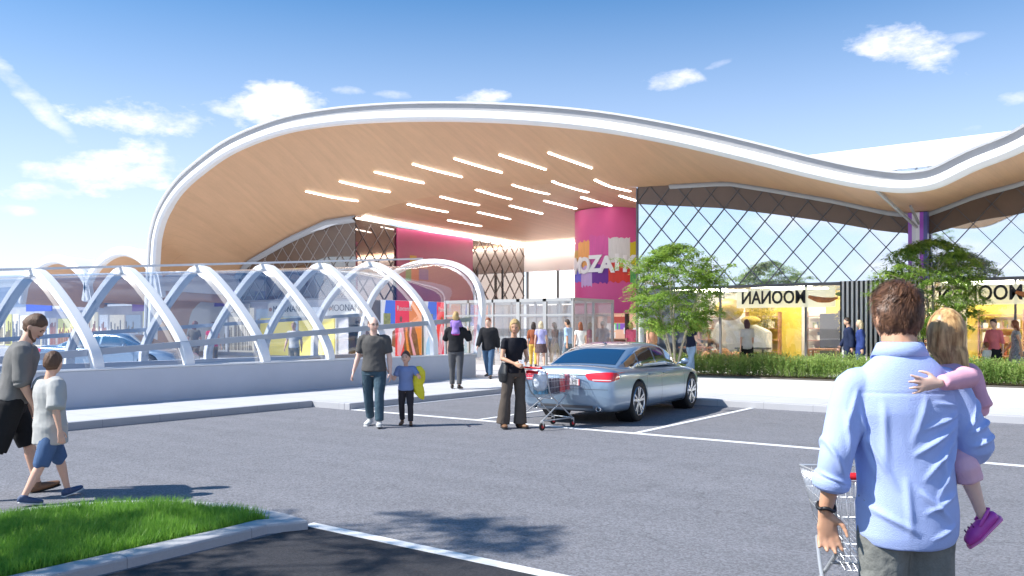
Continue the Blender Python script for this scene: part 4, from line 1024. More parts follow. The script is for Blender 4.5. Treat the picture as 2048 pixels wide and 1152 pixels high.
def head_mesh(mb, J, n=40, m=30, face=True):
    s = J['s'] * J['hs']; rot = Matrix.Rotation(R(J['hyaw']), 3, 'Z') @ Matrix.Rotation(-R(J['hpitch']), 3, 'X')
    c = J['head']; vs = []; fs = []
    for i in range(m + 1):
        th = PI * i / m
        for k in range(n):
            a = 2 * PI * k / n; x, y, z = math.sin(th) * math.cos(a), math.sin(th) * math.sin(a), math.cos(th)
            X, Y, Z = x * .077, y * .098, z * .120
            if z < 0: X *= 1 - .30 * (-z) ** 1.3; 
            if z < -.1 and y < 0: Y *= 1 - .35 * min(1, (-z - .1) / .6)
            if y > 0 and z < -.2: Y *= 1 + .05 * (-z); 
            if face and y > .2:
                Y += .020 * math.exp(-((x / .13) ** 2) - ((z + .22) / .13) ** 2) + .009 * math.exp(-((x / .10) ** 2) - ((z + .02) / .2) ** 2)
                for sx in (-1, 1): Y -= .010 * math.exp(-(((x - sx * .38) / .2) ** 2) - ((z - .02) / .13) ** 2)
                Y += .006 * math.exp(-((x / .3) ** 2) - ((z + .52) / .08) ** 2) + .006 * math.exp(-((x / .25) ** 2) - ((z + .85) / .12) ** 2)
                Y += .004 * math.exp(-((z - .2) / .08) ** 2)
            vs.append(c + rot @ (Vector((X, Y, Z)) * s))
    for i in range(m):
        for k in range(n): fs.append((i * n + k, (i + 1) * n + k, (i + 1) * n + (k + 1) % n, i * n + (k + 1) % n))
    mb.add(vs, fs)
    for sx in (-1, 1):
        mb.ell(c + rot @ (Vector((sx * .079, -.008, -.012)) * s), (.010 * s, .019 * s, .032 * s), rot @ Matrix.Rotation(sx * .25, 3, 'Z'), n=12, m=8)
    return rot, s
def hand(mb, w_, d, td, pn, s, curl=18, fr=.0085, spread=2.0, curls=None):
    d = d.normalized(); td = (td - d * td.dot(d)).normalized(); pn = (pn - d * pn.dot(d) - td * pn.dot(td)).normalized()
    mb.tube([w_ - d * .015 * s, w_ + d * .02 * s, w_ + d * .055 * s, w_ + d * .088 * s], [(.025 * s, .018 * s), (.030 * s, .017 * s), (.040 * s, .0155 * s), (.040 * s, .012 * s)], side=td, n=12, sub=2)
    for j, (o, ln) in enumerate(((.031, .070), (.0105, .078), (-.0105, .073), (-.031, .058))):
        p = w_ + (d * .084 + td * o) * s; a = R((curls[j] if curls else curl + 4 * j)); sp = R(spread * (1.5 - j)); pts = [p]; cum = a * .4
        for q, f in enumerate((.45, .32, .23)):
            dd = (d * math.cos(cum) + pn * math.sin(cum)); dd = (dd + td * math.sin(sp)).normalized(); p = p + dd * ln * f * s; pts.append(p); cum += a
        mb.tube(pts, [fr * s, fr * s, fr * .93 * s, fr * .75 * s], n=8, sub=2)
    p = w_ + (d * .022 + td * .024 + pn * .004) * s; q = p + (d * .55 + td * .75 + pn * .3).normalized() * .036 * s; q2 = q + (d * .85 + td * .35 + pn * .3).normalized() * .032 * s; q3 = q2 + (d * .9 + td * .1 + pn * .35).normalized() * .024 * s
    mb.tube([p - d * .01 * s, p, q, q2, q3], [.013 * s, .0145 * s, .0115 * s, .0095 * s, .0075 * s], n=8, sub=2)
def rings(J, z0, z1, g, flare=0.0, n=9, front=0.0):
    T = J['T']; s = J['s']; zs = np.linspace(z0, z1, n); pts = []; rr = []
    for z in zs:
        zz = max(z, .86); rx = float(np.interp(zz, TZs, TRX[J['sex']])) * J['bw']; ry = float(np.interp(zz, TZs, TRY[J['sex']])) * (J['bw'] * .5 + .5)
        gg = g + flare * max(0, (1.1 - z))
        pts.append(T(0, 0, z)); rr.append(((rx + gg) * s, (ry + gg) * s))
    return pts, rr
def human(label, loc, yaw, J, top=None, bottom=None, shoes=LEATHER, hair=None, skin=SKIN, vox=.012, hands=None, face=False, group=None, name='person', cat='person', extras=None, folds=1.0, hfr=.0088):
    """yaw: 0 = facing away from the camera, 180 = facing it (deg, counter-clockwise)"""
    t = thing(name, label, cat, loc, YAW + R(yaw), group); s = J['s']; sex = J['sex']; side = J['rot'] @ Vector((1, 0, 0))
    mb = MB(); th = 1.0 if sex == 'm' else .86
    p, r_ = rings(J, .84, 1.45, 0, n=12); kk = J.get('kk', .92); mb.tube(p, [(a * kk, b * kk) for a, b in r_], side=side, n=24, cap=.3)
    nk, hd = J['neck'], J['head']; nr = (.057 if sex == 'm' else .048) * s * J.get('nk', 1)
    mb.tube([J['T'](0, -.01, 1.42), nk, nk.lerp(hd, .6)], [nr * 1.1, nr, nr * .96], n=14, sub=3)
    hrot, hs_ = head_mesh(mb, J, face=face or vox < .01)
    for k, sd in (('L', -1), ('R', 1)):
        a, b, c = J['sh' + k], J['el' + k], J['wr' + k]
        ra = [.055 * th * s, .05 * th * s, .045 * th * s, .040 * th * s]
        mb.tube([J['T'](sd * .11, 0, 1.40 if J.get('kk', 1) > .9 else 1.36), a, a.lerp(b, .5), b], [.06 * th * s] + ra[:1] + [ra[2], ra[3]], n=12, sub=3)
        mb.tube([b, b.lerp(c, .25), b.lerp(c, .65), c], [.040 * th * s, .043 * th * s, .033 * th * s, .0255 * th * s], n=12, sub=3)
        hd_ = (hands or {}).get(k)
        if hd_: d, td, pn = [Vector(v) for v in hd_[:3]]; hk = hd_[3] if len(hd_) > 3 else {}
        else:
            d = (c - b).normalized(); td = Vector((0, 1, 0)) if abs(d.y) < .75 else Vector((-sd * .3, 0, 1)); pn = Vector((-sd, 0, 0)); hk = {}
        hand(mb, c, d, td, pn, s * (J['hs'] ** .5), fr=hfr if vox < .008 else .0105, **hk)
        h, kn, an = J['hip' + k], J['kn' + k], J['an' + k]
        lk = .86 if bottom and bottom.get('type', 'pants') != 'skirt' and bottom.get('len', 1.93) > .9 else 1.0
        mb.tube([h + Vector((-sd * .01, 0, .06)) * s, h, h.lerp(kn, .4), h.lerp(kn, .8), kn], [.072 * lk * s, .086 * lk * s, .078 * lk * s, .058 * s, .053 * s], n=14, sub=2)
        mb.tube([kn, kn.lerp(an, .3), kn.lerp(an, .7), an], [.053 * s, .057 * s, .041 * s, .034 * s], n=12, sub=3)
        td_ = J['toe' + k]; ax = (an - kn).normalized(); up_ = -ax
        so = an - Vector((0, 0, .045 * s)) if 'soleup' not in J else an + ax * .045 * s
        mb.tube([so - td_ * .045 * s, so + td_ * .02 * s, so + td_ * .10 * s, so + td_ * .165 * s], [(.030 * s, .034 * s), (.036 * s, .036 * s), (.044 * s, .024 * s), (.036 * s, .014 * s)], side=td_.cross(Vector((0, 0, 1))) if abs(td_.z) < .95 else Vector((1, 0, 0)), n=12, sub=2)
    meshobj('body', remesh(mb, vox * .82, 2), skin, t)
    fo = lambda a, seed: (a * folds, 6.5 / max(.6, s), seed)
    if top:
        g = top.get('g', .012); mb = MB(); hem = top.get('hem', .90)
        if top.get('base', True):
            p, r_ = rings(J, hem, top.get('neck', 1.462), g, top.get('flare', 0.02), n=12); mb.tube(p, r_, side=side, n=26, cap=.12)
        sl = top.get('sl', .6)
        for k, sd in (('L', -1), ('R', 1)):
            if sl <= 0: continue
            a, b, c = J['sh' + k], J['el' + k], J['wr' + k]; lo = top.get('loose', 1.0)
            u = min(1, sl); sg = g * lo
            pts = [J['T'](sd * .10, 0, 1.40), a, a.lerp(b, .5 * u), a.lerp(b, u)]; rr = [(.062 * th + g) * s, (.058 * th + g) * s, (.048 * th + sg) * s, (.043 * th + sg * 1.25) * s]
            mb.tube(pts, rr, n=14, sub=3, cap=.25)
            if sl > 1:
                v = sl - 1; mb.tube([b, b.lerp(c, v * .5), b.lerp(c, v)], [(.043 * th + sg * 1.25) * s, (.043 * th + sg) * s, (.034 * th + sg) * s], n=14, sub=3, cap=.25)
        nm = top.get('name', 'shirt'); so = meshobj(nm, remesh(mb, vox, 2, fo(.006 * s, 3)), top['m'], t)
        if top.get('collar'):
            mb = MB(); c0 = J['T'](0, 0, 1.46); K = 20; rr0 = nr * 1.22; rows = []
            for zz, gg in ((-.012, 1.12), (.025, 1.0), (.042, 1.06), (.008, 1.38)):
                rows.append([c0 + side * math.cos(a) * rr0 * gg + J['rot'] @ Vector((0, math.sin(a) * rr0 * gg - .004, zz * s - (0.03 * s * max(0, math.sin(a)) ** 2))) for a in [PI / 2 + .22 + (2 * PI - .44) * q / K for q in range(K + 1)]])
            o = mb.grid(rows).build('collar', top['collar'], so, smooth=True); sd_ = o.modifiers.new('t', 'SOLIDIFY'); sd_.thickness = .004
        if top.get('placket'):
            pass
    if bottom:
        g = bottom.get('g', .014); mb = MB(); ty = bottom.get('type', 'pants')
        if ty == 'skirt':
            hem = bottom['hem']; fl = bottom.get('flare', .09); pts = []; rr = []
            for z in np.linspace(1.03, hem, 8):
                zz = max(.92, z); rx = float(np.interp(zz, TZs, TRX[sex])); ry = float(np.interp(zz, TZs, TRY[sex])); gg = .012 + fl * max(0, (.95 - z)) * 1.6
                pts.append(J['T'](0, 0, z)); rr.append(((rx + gg) * s, (ry + gg) * s))
            mb.tube(pts, rr, side=side, n=26, cap=.02)
        else:
            p, r_ = rings(J, .84, bottom.get('waist', 1.03), g * .8, n=7); p = [q + Vector((bottom.get('dx', 0), 0, 0)) for q in p]; mb.tube(p, r_, side=side, n=24, cap=.15)
            ln = bottom.get('len', 1.93); wk, wa = bottom.get('w', (.070, .062))
            for k, sd in (('L', -1), ('R', 1)):
                h, kn, an = J['hip' + k], J['kn' + k], J['an' + k]
                if ln <= 1:
                    e = h.lerp(kn, ln); mb.tube([h + Vector((0, 0, .05 * s)), h, h.lerp(kn, ln * .5), e], [(.08 + g) * s, (.092 + g) * s, (.088 + g) * s, (wk + .012 + g) * s], n=16, sub=3, cap=.15)
                else:
                    v = ln - 1
                    mb.tube([h + Vector((0, 0, .05 * s)), h, h.lerp(kn, .5), kn, kn.lerp(an, v * .5), kn.lerp(an, v)], [(.08 + g) * s, (.090 + g) * s, (.080 + g) * s, wk * s, (wk + wa) / 2 * s, wa * s], n=16, sub=3, cap=.12)
        meshobj(bottom.get('name', 'skirt' if ty == 'skirt' else ('trousers' if bottom.get('len', 1.93) > 1.2 else 'shorts')), remesh(mb, vox, 2, fo(.0055 * s, 11)), bottom['m'], t)
        if bottom.get('belt'):
            mb = MB(); p, r_ = rings(J, 1.0, 1.035, g + .006, n=2); mb.tube(p, r_, side=side, n=26, cap=0); mb.build('belt', bottom['belt'], t, smooth=True)
    if shoes:
        for k, sd in (('L', -1), ('R', 1)):
            mb = MB(); an = J['an' + k]; kn = J['kn' + k]; td_ = J['toe' + k]; so = an - Vector((0, 0, .045 * s)); ax = td_.cross(Vector((0, 0, 1)))
            if 'soleup' in J: ax = Vector((1, 0, 0)); so = an + (an - kn).normalized() * .045 * s
            mb.tube([so - td_ * .055 * s, so + td_ * .0 * s, so + td_ * .06 * s, so + td_ * .13 * s, so + td_ * .19 * s], [(.034 * s, .042 * s), (.042 * s, .044 * s), (.045 * s, .040 * s), (.048 * s, .030 * s), (.036 * s, .020 * s)], side=ax, n=16, sub=3, cap=.5)
            if shoes is not SKIN: mb.tube([so + Vector((0, 0, .0)), an + Vector((0, 0, .0))], [.042 * s, .042 * s], n=12)
            o = meshobj('shoe', remesh(mb, max(.006, vox * .7), 2), shoes, t)
            if vox < .0105:
                dn = Vector((0, 0, -1)) if 'soleup' not in J else (J['an' + k] - kn).normalized()
                b = MB().tube([so - td_ * .062 * s + dn * .034 * s, so + td_ * .05 * s + dn * .034 * s, so + td_ * .13 * s + dn * .033 * s, so + td_ * .20 * s + dn * .028 * s], [(.036 * s, .011 * s), (.044 * s, .011 * s), (.050 * s, .011 * s), (.036 * s, .010 * s)], side=ax, n=14, sub=3); b.build('sole', SNEAK if shoes in (SNEAK, NAVYSHOE) else M['rubber'], o, smooth=True)
    if hair:
        hm, st = hair; c = hd; S = hs_
        def HP(x, y, z): return c + hrot @ (Vector((x, y, z)) * S)
        if st != 'bald':
            mb = MB(); n_, m_ = 36, 26; vs = []; fs = []
            for i in range(m_ + 1):
                thh = PI * i / m_
                for k in range(n_):
                    a = 2 * PI * k / n_; x, y, z = math.sin(thh) * math.cos(a), math.sin(thh) * math.sin(a), math.cos(thh)
                    X, Y, Z = x * .088, y * .106 - .004, z * .128 + .006
                    if z < -.25 and st in ('short', 'crop'): X *= .86; Y *= .86
                    # cut the face side away
                    lim = (.052 + .40 * Z) if st != 'crop' else (.035 + .5 * Z)
                    lim = min(lim, .107); lim = max(lim, -.028)
                    if st in ('short', 'crop') and Z < .03: lim = min(lim, -.022 + .07 * max(0, (Z + .005) / .035))
                    if Y > lim: Y = lim + (Y - lim) * .05
                    zl = {'short': -.075, 'crop': -.06}.get(st, -.11)
                    if Z < zl: Z = zl + (Z - zl) * .1
                    vs.append(HP(X, Y, Z))
            for i in range(m_):
                for k in range(n_): fs.append((i * n_ + k, (i + 1) * n_ + k, (i + 1) * n_ + (k + 1) % n_, i * n_ + (k + 1) % n_))
            mb.add(vs, fs)
            if st == 'long': mb.tube([HP(0, -.05, -.02), HP(0, -.075, -.10), HP(0, -.085, -.19), HP(0, -.08, -.29)], [(.088 * S, .06 * S), (.092 * S, .045 * S), (.085 * S, .035 * S), (.05 * S, .02 * S)], side=hrot @ Vector((1, 0, 0)), n=18, sub=3)
            if st == 'bob': mb.tube([HP(0, -.04, 0), HP(0, -.05, -.08), HP(0, -.05, -.15)], [(.095 * S, .07 * S), (.1 * S, .065 * S), (.08 * S, .05 * S)], side=hrot @ Vector((1, 0, 0)), n=18, sub=3)
            if st == 'tail': mb.ell(HP(0, -.12, -.01), (.04 * S, .035 * S, .04 * S)); mb.tube([HP(0, -.12, -.02), HP(0, -.14, -.09), HP(0, -.12, -.17)], [.03 * S, .032 * S, .012 * S], n=10, sub=3)
            me = remesh(mb, max(.005, vox * .6), 1)
            for v in me.vertices:
                q = v.co / S; v.co += v.normal * S * (.004 * noise.noise(Vector((q.x * 40, q.y * 40, q.z * 14))) + .004 * noise.noise(q * 16))
            meshobj('hair', me, hm, t)
        else:
            mb = MB()
            for sx in (-1, 1): mb.ell(HP(sx * .068, -.02, .005), (.016 * S, .05 * S, .045 * S), hrot, n=12, m=8)
            mb.ell(HP(0, -.075, -.01), (.06 * S, .03 * S, .05 * S), hrot, n=12, m=8); meshobj('hair', remesh(mb, .006, 1), hm, t)
    if face:
        S = hs_
        for sx in (-1, 1):
            MB().ell(hd + hrot @ (Vector((sx * .030, .0815, .002)) * S), (.0125 * S, .008 * S, .0065 * S), hrot, n=10, m=8).build('eye', EYE, t, smooth=True)
            MB().tube([hd + hrot @ (Vector((sx * .016, .0935, .021)) * S), hd + hrot @ (Vector((sx * .032, .092, .026)) * S), hd + hrot @ (Vector((sx * .046, .082, .021)) * S)], .0032 * S, n=6, sub=2).build('eyebrow', hair[0] if hair else H_BR, t, smooth=True)
        MB().tube([hd + hrot @ (Vector((-.022, .088, -.062)) * S), hd + hrot @ (Vector((0, .0965, -.062)) * S), hd + hrot @ (Vector((.022, .088, -.062)) * S)], [(.0032 * S), (.0055 * S), (.0032 * S)], n=8, sub=3).build('mouth', LIP, t, smooth=True)
    t['_'] = 0; del t['_']
    return t
def head_world(J, x, y, z):
    S = J['s'] * J['hs']; rot = Matrix.Rotation(R(J['hyaw']), 3, 'Z') @ Matrix.Rotation(-R(J['hpitch']), 3, 'X'); return J['head'] + rot @ (Vector((x, y, z)) * S), rot, S
def at(px, py, z=0.0): p = G(px, py, z); return (p.x, p.y, z)
def atd(px, d, z=PZ): p = D(px, HORIZ, d); return (p.x, p.y, z)

# ---- the father in the foreground, carrying a girl
FA_D = 3.35
fpos = atd(1800, FA_D, 0)
J = pose(1.80, 'm', hs=1.03, bw=1.0, legs=((2, 4, 0, 2), (-2, 4, -4, 2)), head=(8, -4))
def V(*a): return Vector(a)
J['nk'] = 1.18; J['kk'] = .80; J['head'] = J['head'] - Vector((0, 0, .024))
J.update(hipL=V(-.058, 0, .908), hipR=V(.108, 0, .908), knL=V(-.065, .02, .5), knR=V(.125, .02, .5), shL=V(-.190, 0, 1.372), elL=V(-.268, -.04, 1.12), wrL=V(-.298, .01, .875), shR=V(.190, .01, 1.375), elR=V(.285, -.02, 1.150), wrR=V(.20, .21, 1.10))
BLUE = mat('pale_blue_cotton', (.43, .53, .87), .9, var=(6, .03), bump=(260, .3), spec=.12); GJ = mat('grey_denim', (.19, .195, .18), .85, var=(5, .28), var2=(220, .12), bump=(26, .5))
dad = human('man in a pale blue shirt and grey jeans seen from behind, carrying a girl', fpos, 0, J, vox=.0085,
            top=None, bottom=dict(m=GJ, g=.016, dx=.024, w=(.085, .075), name='jeans', waist=.93), shoes=BROWNSHOE, hair=None, skin=SKIN_T,
            hands=dict(L=((.14, .0, -1), (1, -.2, .25), (.2, -1, 0), dict(curls=(10, 20, 30, 36), spread=7)), R=((-.8, .5, 0), (0, 0, 1), (0, -1, 0))), hfr=.0092, folds=1.0)
# loose shirt with shaped folds
def father_shirt():
    mb = MB(); T = J['T']; side = V(1, 0, 0)
    pts = []; rr = []
    for z, rx, ry, cx, cy in ((.757, .180, .145, .030, -.0), (.80, .194, .152, .029, 0), (.90, .196, .152, .027, 0), (1.0, .190, .148, .024, 0), (1.10, .188, .145, .018, 0), (1.20, .197, .145, .010, 0), (1.30, .210, .145, .003, -.005), (1.36, .205, .135, 0, -.008), (1.41, .190, .120, 0, -.01), (1.452, .162, .108, 0, -.008), (1.49, .122, .094, 0, -.002), (1.518, .086, .080, 0, .005)):
        pts.append((cx, cy, z * 1.0)); rr.append((rx, ry))
    mb.tube(pts, rr, side=side, n=40, sub=3, cap=.05)
    a, b, c = J['shL'], J['elL'], J['wrL']
    mb.tube([V(-.10, 0, 1.385), a, a.lerp(b, .5), b, b.lerp(c, .30), b.lerp(c, .46)], [.078, .077, .073, .067, .063, .064], n=20, sub=5, cap=.2)
    mb.tube([b.lerp(c, .34), b.lerp(c, .44), b.lerp(c, .54)], [.066, .071, .068], n=20, sub=3, cap=.1)
    a, b, c = J['shR'], J['elR'], J['wrR']
    mb.tube([V(.10, 0, 1.385), a, a.lerp(b, .5), b, b.lerp(c, .30)], [.080, .080, .078, .074, .066], n=20, sub=5, cap=.2)
    mb.tube([b.lerp(c, .18), b.lerp(c, .30), b.lerp(c, .5)], [.070, .076, .070], n=20, sub=3, cap=.1)
    me = remesh(mb, .0062, 3)
    def ridge(p, a, b, wd, amp):
        """one soft crease running from a to b in the x,z plane of the back"""
        d = b - a; L_ = d.length; t = max(0, min(1, (p - a).dot(d) / (L_ * L_))); q = a + d * t; r = (p - q).length
        return amp * math.exp(-(r / wd) ** 2) * math.sin(PI * min(1, max(.02, t)) ** .8 if t < 1 else 0)
    V2 = lambda x, z: Vector((x, z))
    cr = [(V2(.205, 1.27), V2(-.02, 1.12), .016, .018), (V2(.205, 1.25), V2(.02, 1.02), .016, .016), (V2(.20, 1.22), V2(.07, .93), .015, .014), (V2(.20, 1.29), V2(.0, 1.22), .014, .013), (V2(.2, 1.31), V2(.06, 1.33), .012, .010),
          (V2(-.20, 1.30), V2(-.13, 1.02), .016, .012), (V2(-.19, 1.25), V2(-.06, .98), .016, .010), (V2(-.12, 1.34), V2(-.10, 1.05), .02, .009), (V2(.0, 1.0), V2(.15, .86), .018, .012), (V2(.18, .98), V2(.02, .90), .016, .012), (V2(-.16, .92), V2(.02, .82), .02, .010), (V2(.17, .86), V2(.05, .80), .014, .010),
          (V2(.04, 1.36), V2(-.02, 1.16), .02, .008), (V2(-.04, 1.05), V2(-.02, .80), .022, .008), (V2(.1, 1.15), V2(.12, .98), .015, .008), (V2(.30, 1.34), V2(.22, 1.20), .013, .012), (V2(.345, 1.26), V2(.23, 1.2), .013, .013), (V2(.35, 1.2), V2(.24, 1.15), .012, .012), (V2(-.25, 1.3), V2(-.24, 1.1), .014, .010), (V2(-.33, 1.2), V2(-.25, 1.02), .014, .011), (V2(-.34, 1.05), V2(-.24, 1.0), .011, .011), (V2(-.2, 1.38), V2(-.26, 1.2), .013, .009)]
    b_ = bmesh.new(); b_.from_mesh(me); b_.normal_update()
    for v in b_.verts:
        p = Vector((v.co.x, v.co.z)); h = 0
        if v.co.y < .06:
            for q in cr: h += ridge(p, q[0], q[1], q[2] * .66, q[3] * 1.3)
        c_ = v.co; h += .0040 * noise.noise(Vector((c_.x * 9 + c_.z * 5, c_.y * 9, c_.z * 6 - c_.x * 4))) + .0006 * noise.noise(Vector((c_.x * 26 + c_.z * 12, c_.y * 22, c_.z * 16)))
        # back yoke seam and shirt-tail
        if c_.y < 0 and abs(c_.x) < .2: h -= .003 * math.exp(-((c_.z - 1.365) / .004) ** 2)
        v.co += v.normal * h
        if v.co.z < .80 and abs(v.co.x) > .06:
            v.co.z += (abs(v.co.x) - .06) * .12 * (.80 - v.co.z) / .07
    b_.to_mesh(me); b_.free()
    return meshobj('shirt', me, BLUE, dad)
SHIRT = father_shirt()
# collar stand and fold
rows = []; K = 40
for zz, gg, dz in ((1.500, 1.30, 0), (1.545, 1.16, 0), (1.560, 1.15, 0), (1.557, 1.24, 0), (1.508, 1.56, 0)):
    rows.append([V(math.cos(a) * .068 * gg, math.sin(a) * .066 * gg + .004, zz - .045 * max(0, math.sin(a)) ** 1.5) for a in [PI / 2 + .3 + (2 * PI - .6) * q / K for q in range(K + 1)]])
o = MB().grid(rows).build('collar', BLUE, SHIRT, smooth=True); md = o.modifiers.new('t', 'SOLIDIFY'); md.thickness = .004; md.offset = 1
def arm_ring(a, b, f0, f1, r, name, m, parent):
    mb = MB(); mb.tube([a.lerp(b, f0), a.lerp(b, (f0 + f1) / 2), a.lerp(b, f1)], [r, r * 1.05, r], n=28, sub=3, cap=.3); return mb.build(name, m, parent, smooth=True)
for k, f0, f1, r in (('L', .38, .54, .0715), ('R', .38, .54, .072)): arm_ring(J['el' + k], J['wr' + k], f0, f1, r, 'rolled_cuff', BLUE, SHIRT)
mb = MB(); cw = J['elL'].lerp(J['wrL'], .90); dd = (J['wrL'] - J['elL']).normalized(); o1 = dd.orthogonal().normalized(); o2 = dd.cross(o1)
mb.tube([cw + (o1 * math.cos(a) + o2 * math.sin(a)) * .034 + dd * .006 * math.sin(3 * a) for a in np.linspace(0, 2 * PI, 25)], .0075, n=8, cap=0)
mb.build('bracelet', M['black'], dad, smooth=True)
# belt loops / back pockets of the jeans
for sx in ():
    mb = MB(); rows = [[V(sx * x, -.150 - (.004 if .05 < x < .13 else 0), z) for x in (.035, .09, .145)] for z in (.70, .60)]
    mb.grid(rows); o = mb.build('pocket', GJ, dad, smooth=True); md = o.modifiers.new('t', 'SOLIDIFY'); md.thickness = .006
# hair: a scalp form overlaid with thousands of fine locks
def locks(name, m, parent, c, rot, S, roots, seed):
    """roots: list of (point, [following points], width) in head space"""
    vs = []; fs = []
    for pts, wd in roots:
        P = [c + rot @ (Vector(p) * S) for p in pts]; o = len(vs); n_ = len(P)
        for i, p in enumerate(P):
            t = (P[min(n_ - 1, i + 1)] - P[max(0, i - 1)]).normalized(); rad = (p - c); sdv = t.cross(rad).normalized() * wd * S * (1 - .75 * i / (n_ - 1)); vs += [p - sdv, p + sdv]
        for i in range(n_ - 1): fs.append((o + 2 * i, o + 2 * i + 1, o + 2 * i + 3, o + 2 * i + 2))
    ob = raw(name, vs, fs, m, parent); ob.data.polygons.foreach_set('use_smooth', [True] * len(ob.data.polygons)); return ob
def hairshader(name, c1, c2, rough=.45, sc=55):
    m = bpy.data.materials.new(name); m.use_nodes = True; nt = m.node_tree; b = nt.nodes['Principled BSDF']; b.inputs['Roughness'].default_value = rough
    t = nt.nodes.new('ShaderNodeTexCoord'); mp_ = nt.nodes.new('ShaderNodeMapping'); mp_.inputs['Scale'].default_value = (1, 1, .18); nn = nt.nodes.new('ShaderNodeTexNoise'); nn.inputs['Scale'].default_value = sc; nn.inputs['Detail'].default_value = 4
    nt.links.new(t.outputs['Object'], mp_.inputs[0]); nt.links.new(mp_.outputs[0], nn.inputs['Vector']); r_ = nt.nodes.new('ShaderNodeMapRange'); r_.inputs[1].default_value = .36; r_.inputs[2].default_value = .64; nt.links.new(nn.outputs[0], r_.inputs[0])
    x = nt.nodes.new('ShaderNodeMixRGB'); x.inputs[1].default_value = (*c1, 1); x.inputs[2].default_value = (*c2, 1); nt.links.new(r_.outputs[0], x.inputs[0]); nt.links.new(x.outputs[0], b.inputs['Base Color']); return m
HD = hairshader('chestnut_locks', (.07, .032, .018), (.24, .115, .06))
def cap_mesh(c, rot, S, kx, ky, kz, lim0, liml, zl, name, m, parent, vox=.006):
    mb = MB(); n_, m_ = 44, 34; vs = []; fs = []
    for i in range(m_ + 1):
        thh = PI * i / m_
        for k in range(n_):
            a = 2 * PI * k / n_; x, y, z = math.sin(thh) * math.cos(a), math.sin(thh) * math.sin(a), math.cos(thh)
            X, Y, Z = x * kx, y * ky - .004, z * kz + .004
            if z < -.2: X *= 1 - .2 * min(1, (-z - .2) / .5); Y *= 1 - .12 * min(1, (-z - .2) / .5)
            lim = max(min(lim0 + liml * Z, .11), -.035)
            if Y > lim: Y = lim + (Y - lim) * .05
            if Z < zl: Z = zl + (Z - zl) * .1
            vs.append(c + rot @ (Vector((X, Y, Z)) * S))
    for i in range(m_):
        for k in range(n_): fs.append((i * n_ + k, (i + 1) * n_ + k, (i + 1) * n_ + (k + 1) % n_, i * n_ + (k + 1) % n_))
    mb.add(vs, fs); return meshobj(name, remesh(mb, vox, 2), m, parent)
hc, hr, hS = head_world(J, 0, 0, 0)
hair0 = cap_mesh(hc, hr, hS, .083, .103, .124, .03, .5, -.088, 'hair', HD, dad)
rr_ = random.Random(21); roots = []
for i in range(7600):
    u = rr_.uniform(-.72, 1); a = rr_.uniform(0, 2 * PI); st_ = math.sqrt(1 - u * u); x, y, z = st_ * math.cos(a), st_ * math.sin(a), u
    X, Y, Z = x * .081, y * .101 - .004, z * .122 + .004
    if Y > .03 + .5 * Z + .0: continue
    if z < -.2: X *= 1 - .2 * min(1, (-z - .2) / .5); Y *= 1 - .12 * min(1, (-z - .2) / .5)
    if Z < -.084: continue
    n_ = Vector((x, y, z)); crown = Vector((.18, -.35, .9)).normalized(); fl = (n_ - crown); fl = (fl - n_ * fl.dot(n_))
    if fl.length < .05: fl = Vector((rr_.uniform(-1, 1), rr_.uniform(-1, 1), 0))
    fl.normalize(); wv = noise.noise(n_ * 2.6) * 1.5; sdv = n_.cross(fl); fl = (fl * math.cos(wv) + sdv * math.sin(wv)).normalized()
    ln = rr_.uniform(.018, .042) * (1.15 if Z > .03 else .8); p0 = Vector((X, Y, Z)); lift = rr_.uniform(.003, .013) * (1.5 if Z > .06 else .7) + .006 * noise.noise(n_ * 5)
    p1 = p0 + fl * ln * .4 + n_ * lift; p2 = p0 + fl * ln * .75 + n_ * lift * 1.1; p3 = p0 + fl * ln + n_ * lift * .6
    roots.append(([p0, p1, p2, p3], rr_.uniform(.0009, .0019)))
locks('hair_locks', HD, hair0, hc, hr, hS, roots, 3)

# ---- the girl on his arm
GJn = dict(s=.60, sex='f', hs=1.36, bw=1.0, H=1.0, rot=Matrix.Rotation(R(6), 4, 'Z'))
gpel = V(.31, .19, 1.17)
def GT(x, y, z): return gpel + V(x * .6, y * .6, (z - .93) * .54)
GJn['T'] = GT
GJn.update(neck=V(.272, .145, 1.475), head=V(.252, .13, 1.598), hyaw=-6, hpitch=4, shL=V(.245, .09, 1.435), elL=V(.225, -.10, 1.425), wrL=V(.060, -.185, 1.408),
           shR=V(.365, .15, 1.42), elR=V(.40, .12, 1.29), wrR=V(.34, .26, 1.24), hipL=V(.22, .25, 1.15), knL=V(.10, .34, 1.08), anL=V(.08, .30, .88), hipR=V(.235, .12, 1.17), knR=V(.235, -.045, 1.075), anR=V(.308, -.04, .875),
           toeL=V(0, 1, -.3).normalized(), toeR=V(-.55, .25, -.72).normalized(), soleup=1)
gb = Vector(GJn['elL']) ; GJn['T2'] = None
PKC = cloth('pink_cotton', (.80, .42, .52), .35, .03)
HG = hairshader('honey_locks', (.30, .15, .055), (.78, .50, .22), .40, 60)
girl = human('small girl in pink with long honey hair carried on the man\'s right arm', fpos, 0, GJn, vox=.006, top=dict(m=PKC, sl=1.86, hem=.86, g=.022, neck=1.44, name='pink_top'), bottom=dict(m=cloth('pale_pink_leggings', (.80, .48, .56), .3, .03), len=1.30, w=(.082, .082), g=.016, name='leggings'), shoes=None, hair=None, skin=SKIN_F,
             hands=dict(L=((-1, -.02, -.06), (-.1, -.15, 1), (0, 1, 0), dict(curls=(4, 4, 5, 8), spread=13)), R=((-.3, 1, 0), (0, 0, 1), (-1, 0, 0))), hfr=.0098, cat='girl', name='girl')
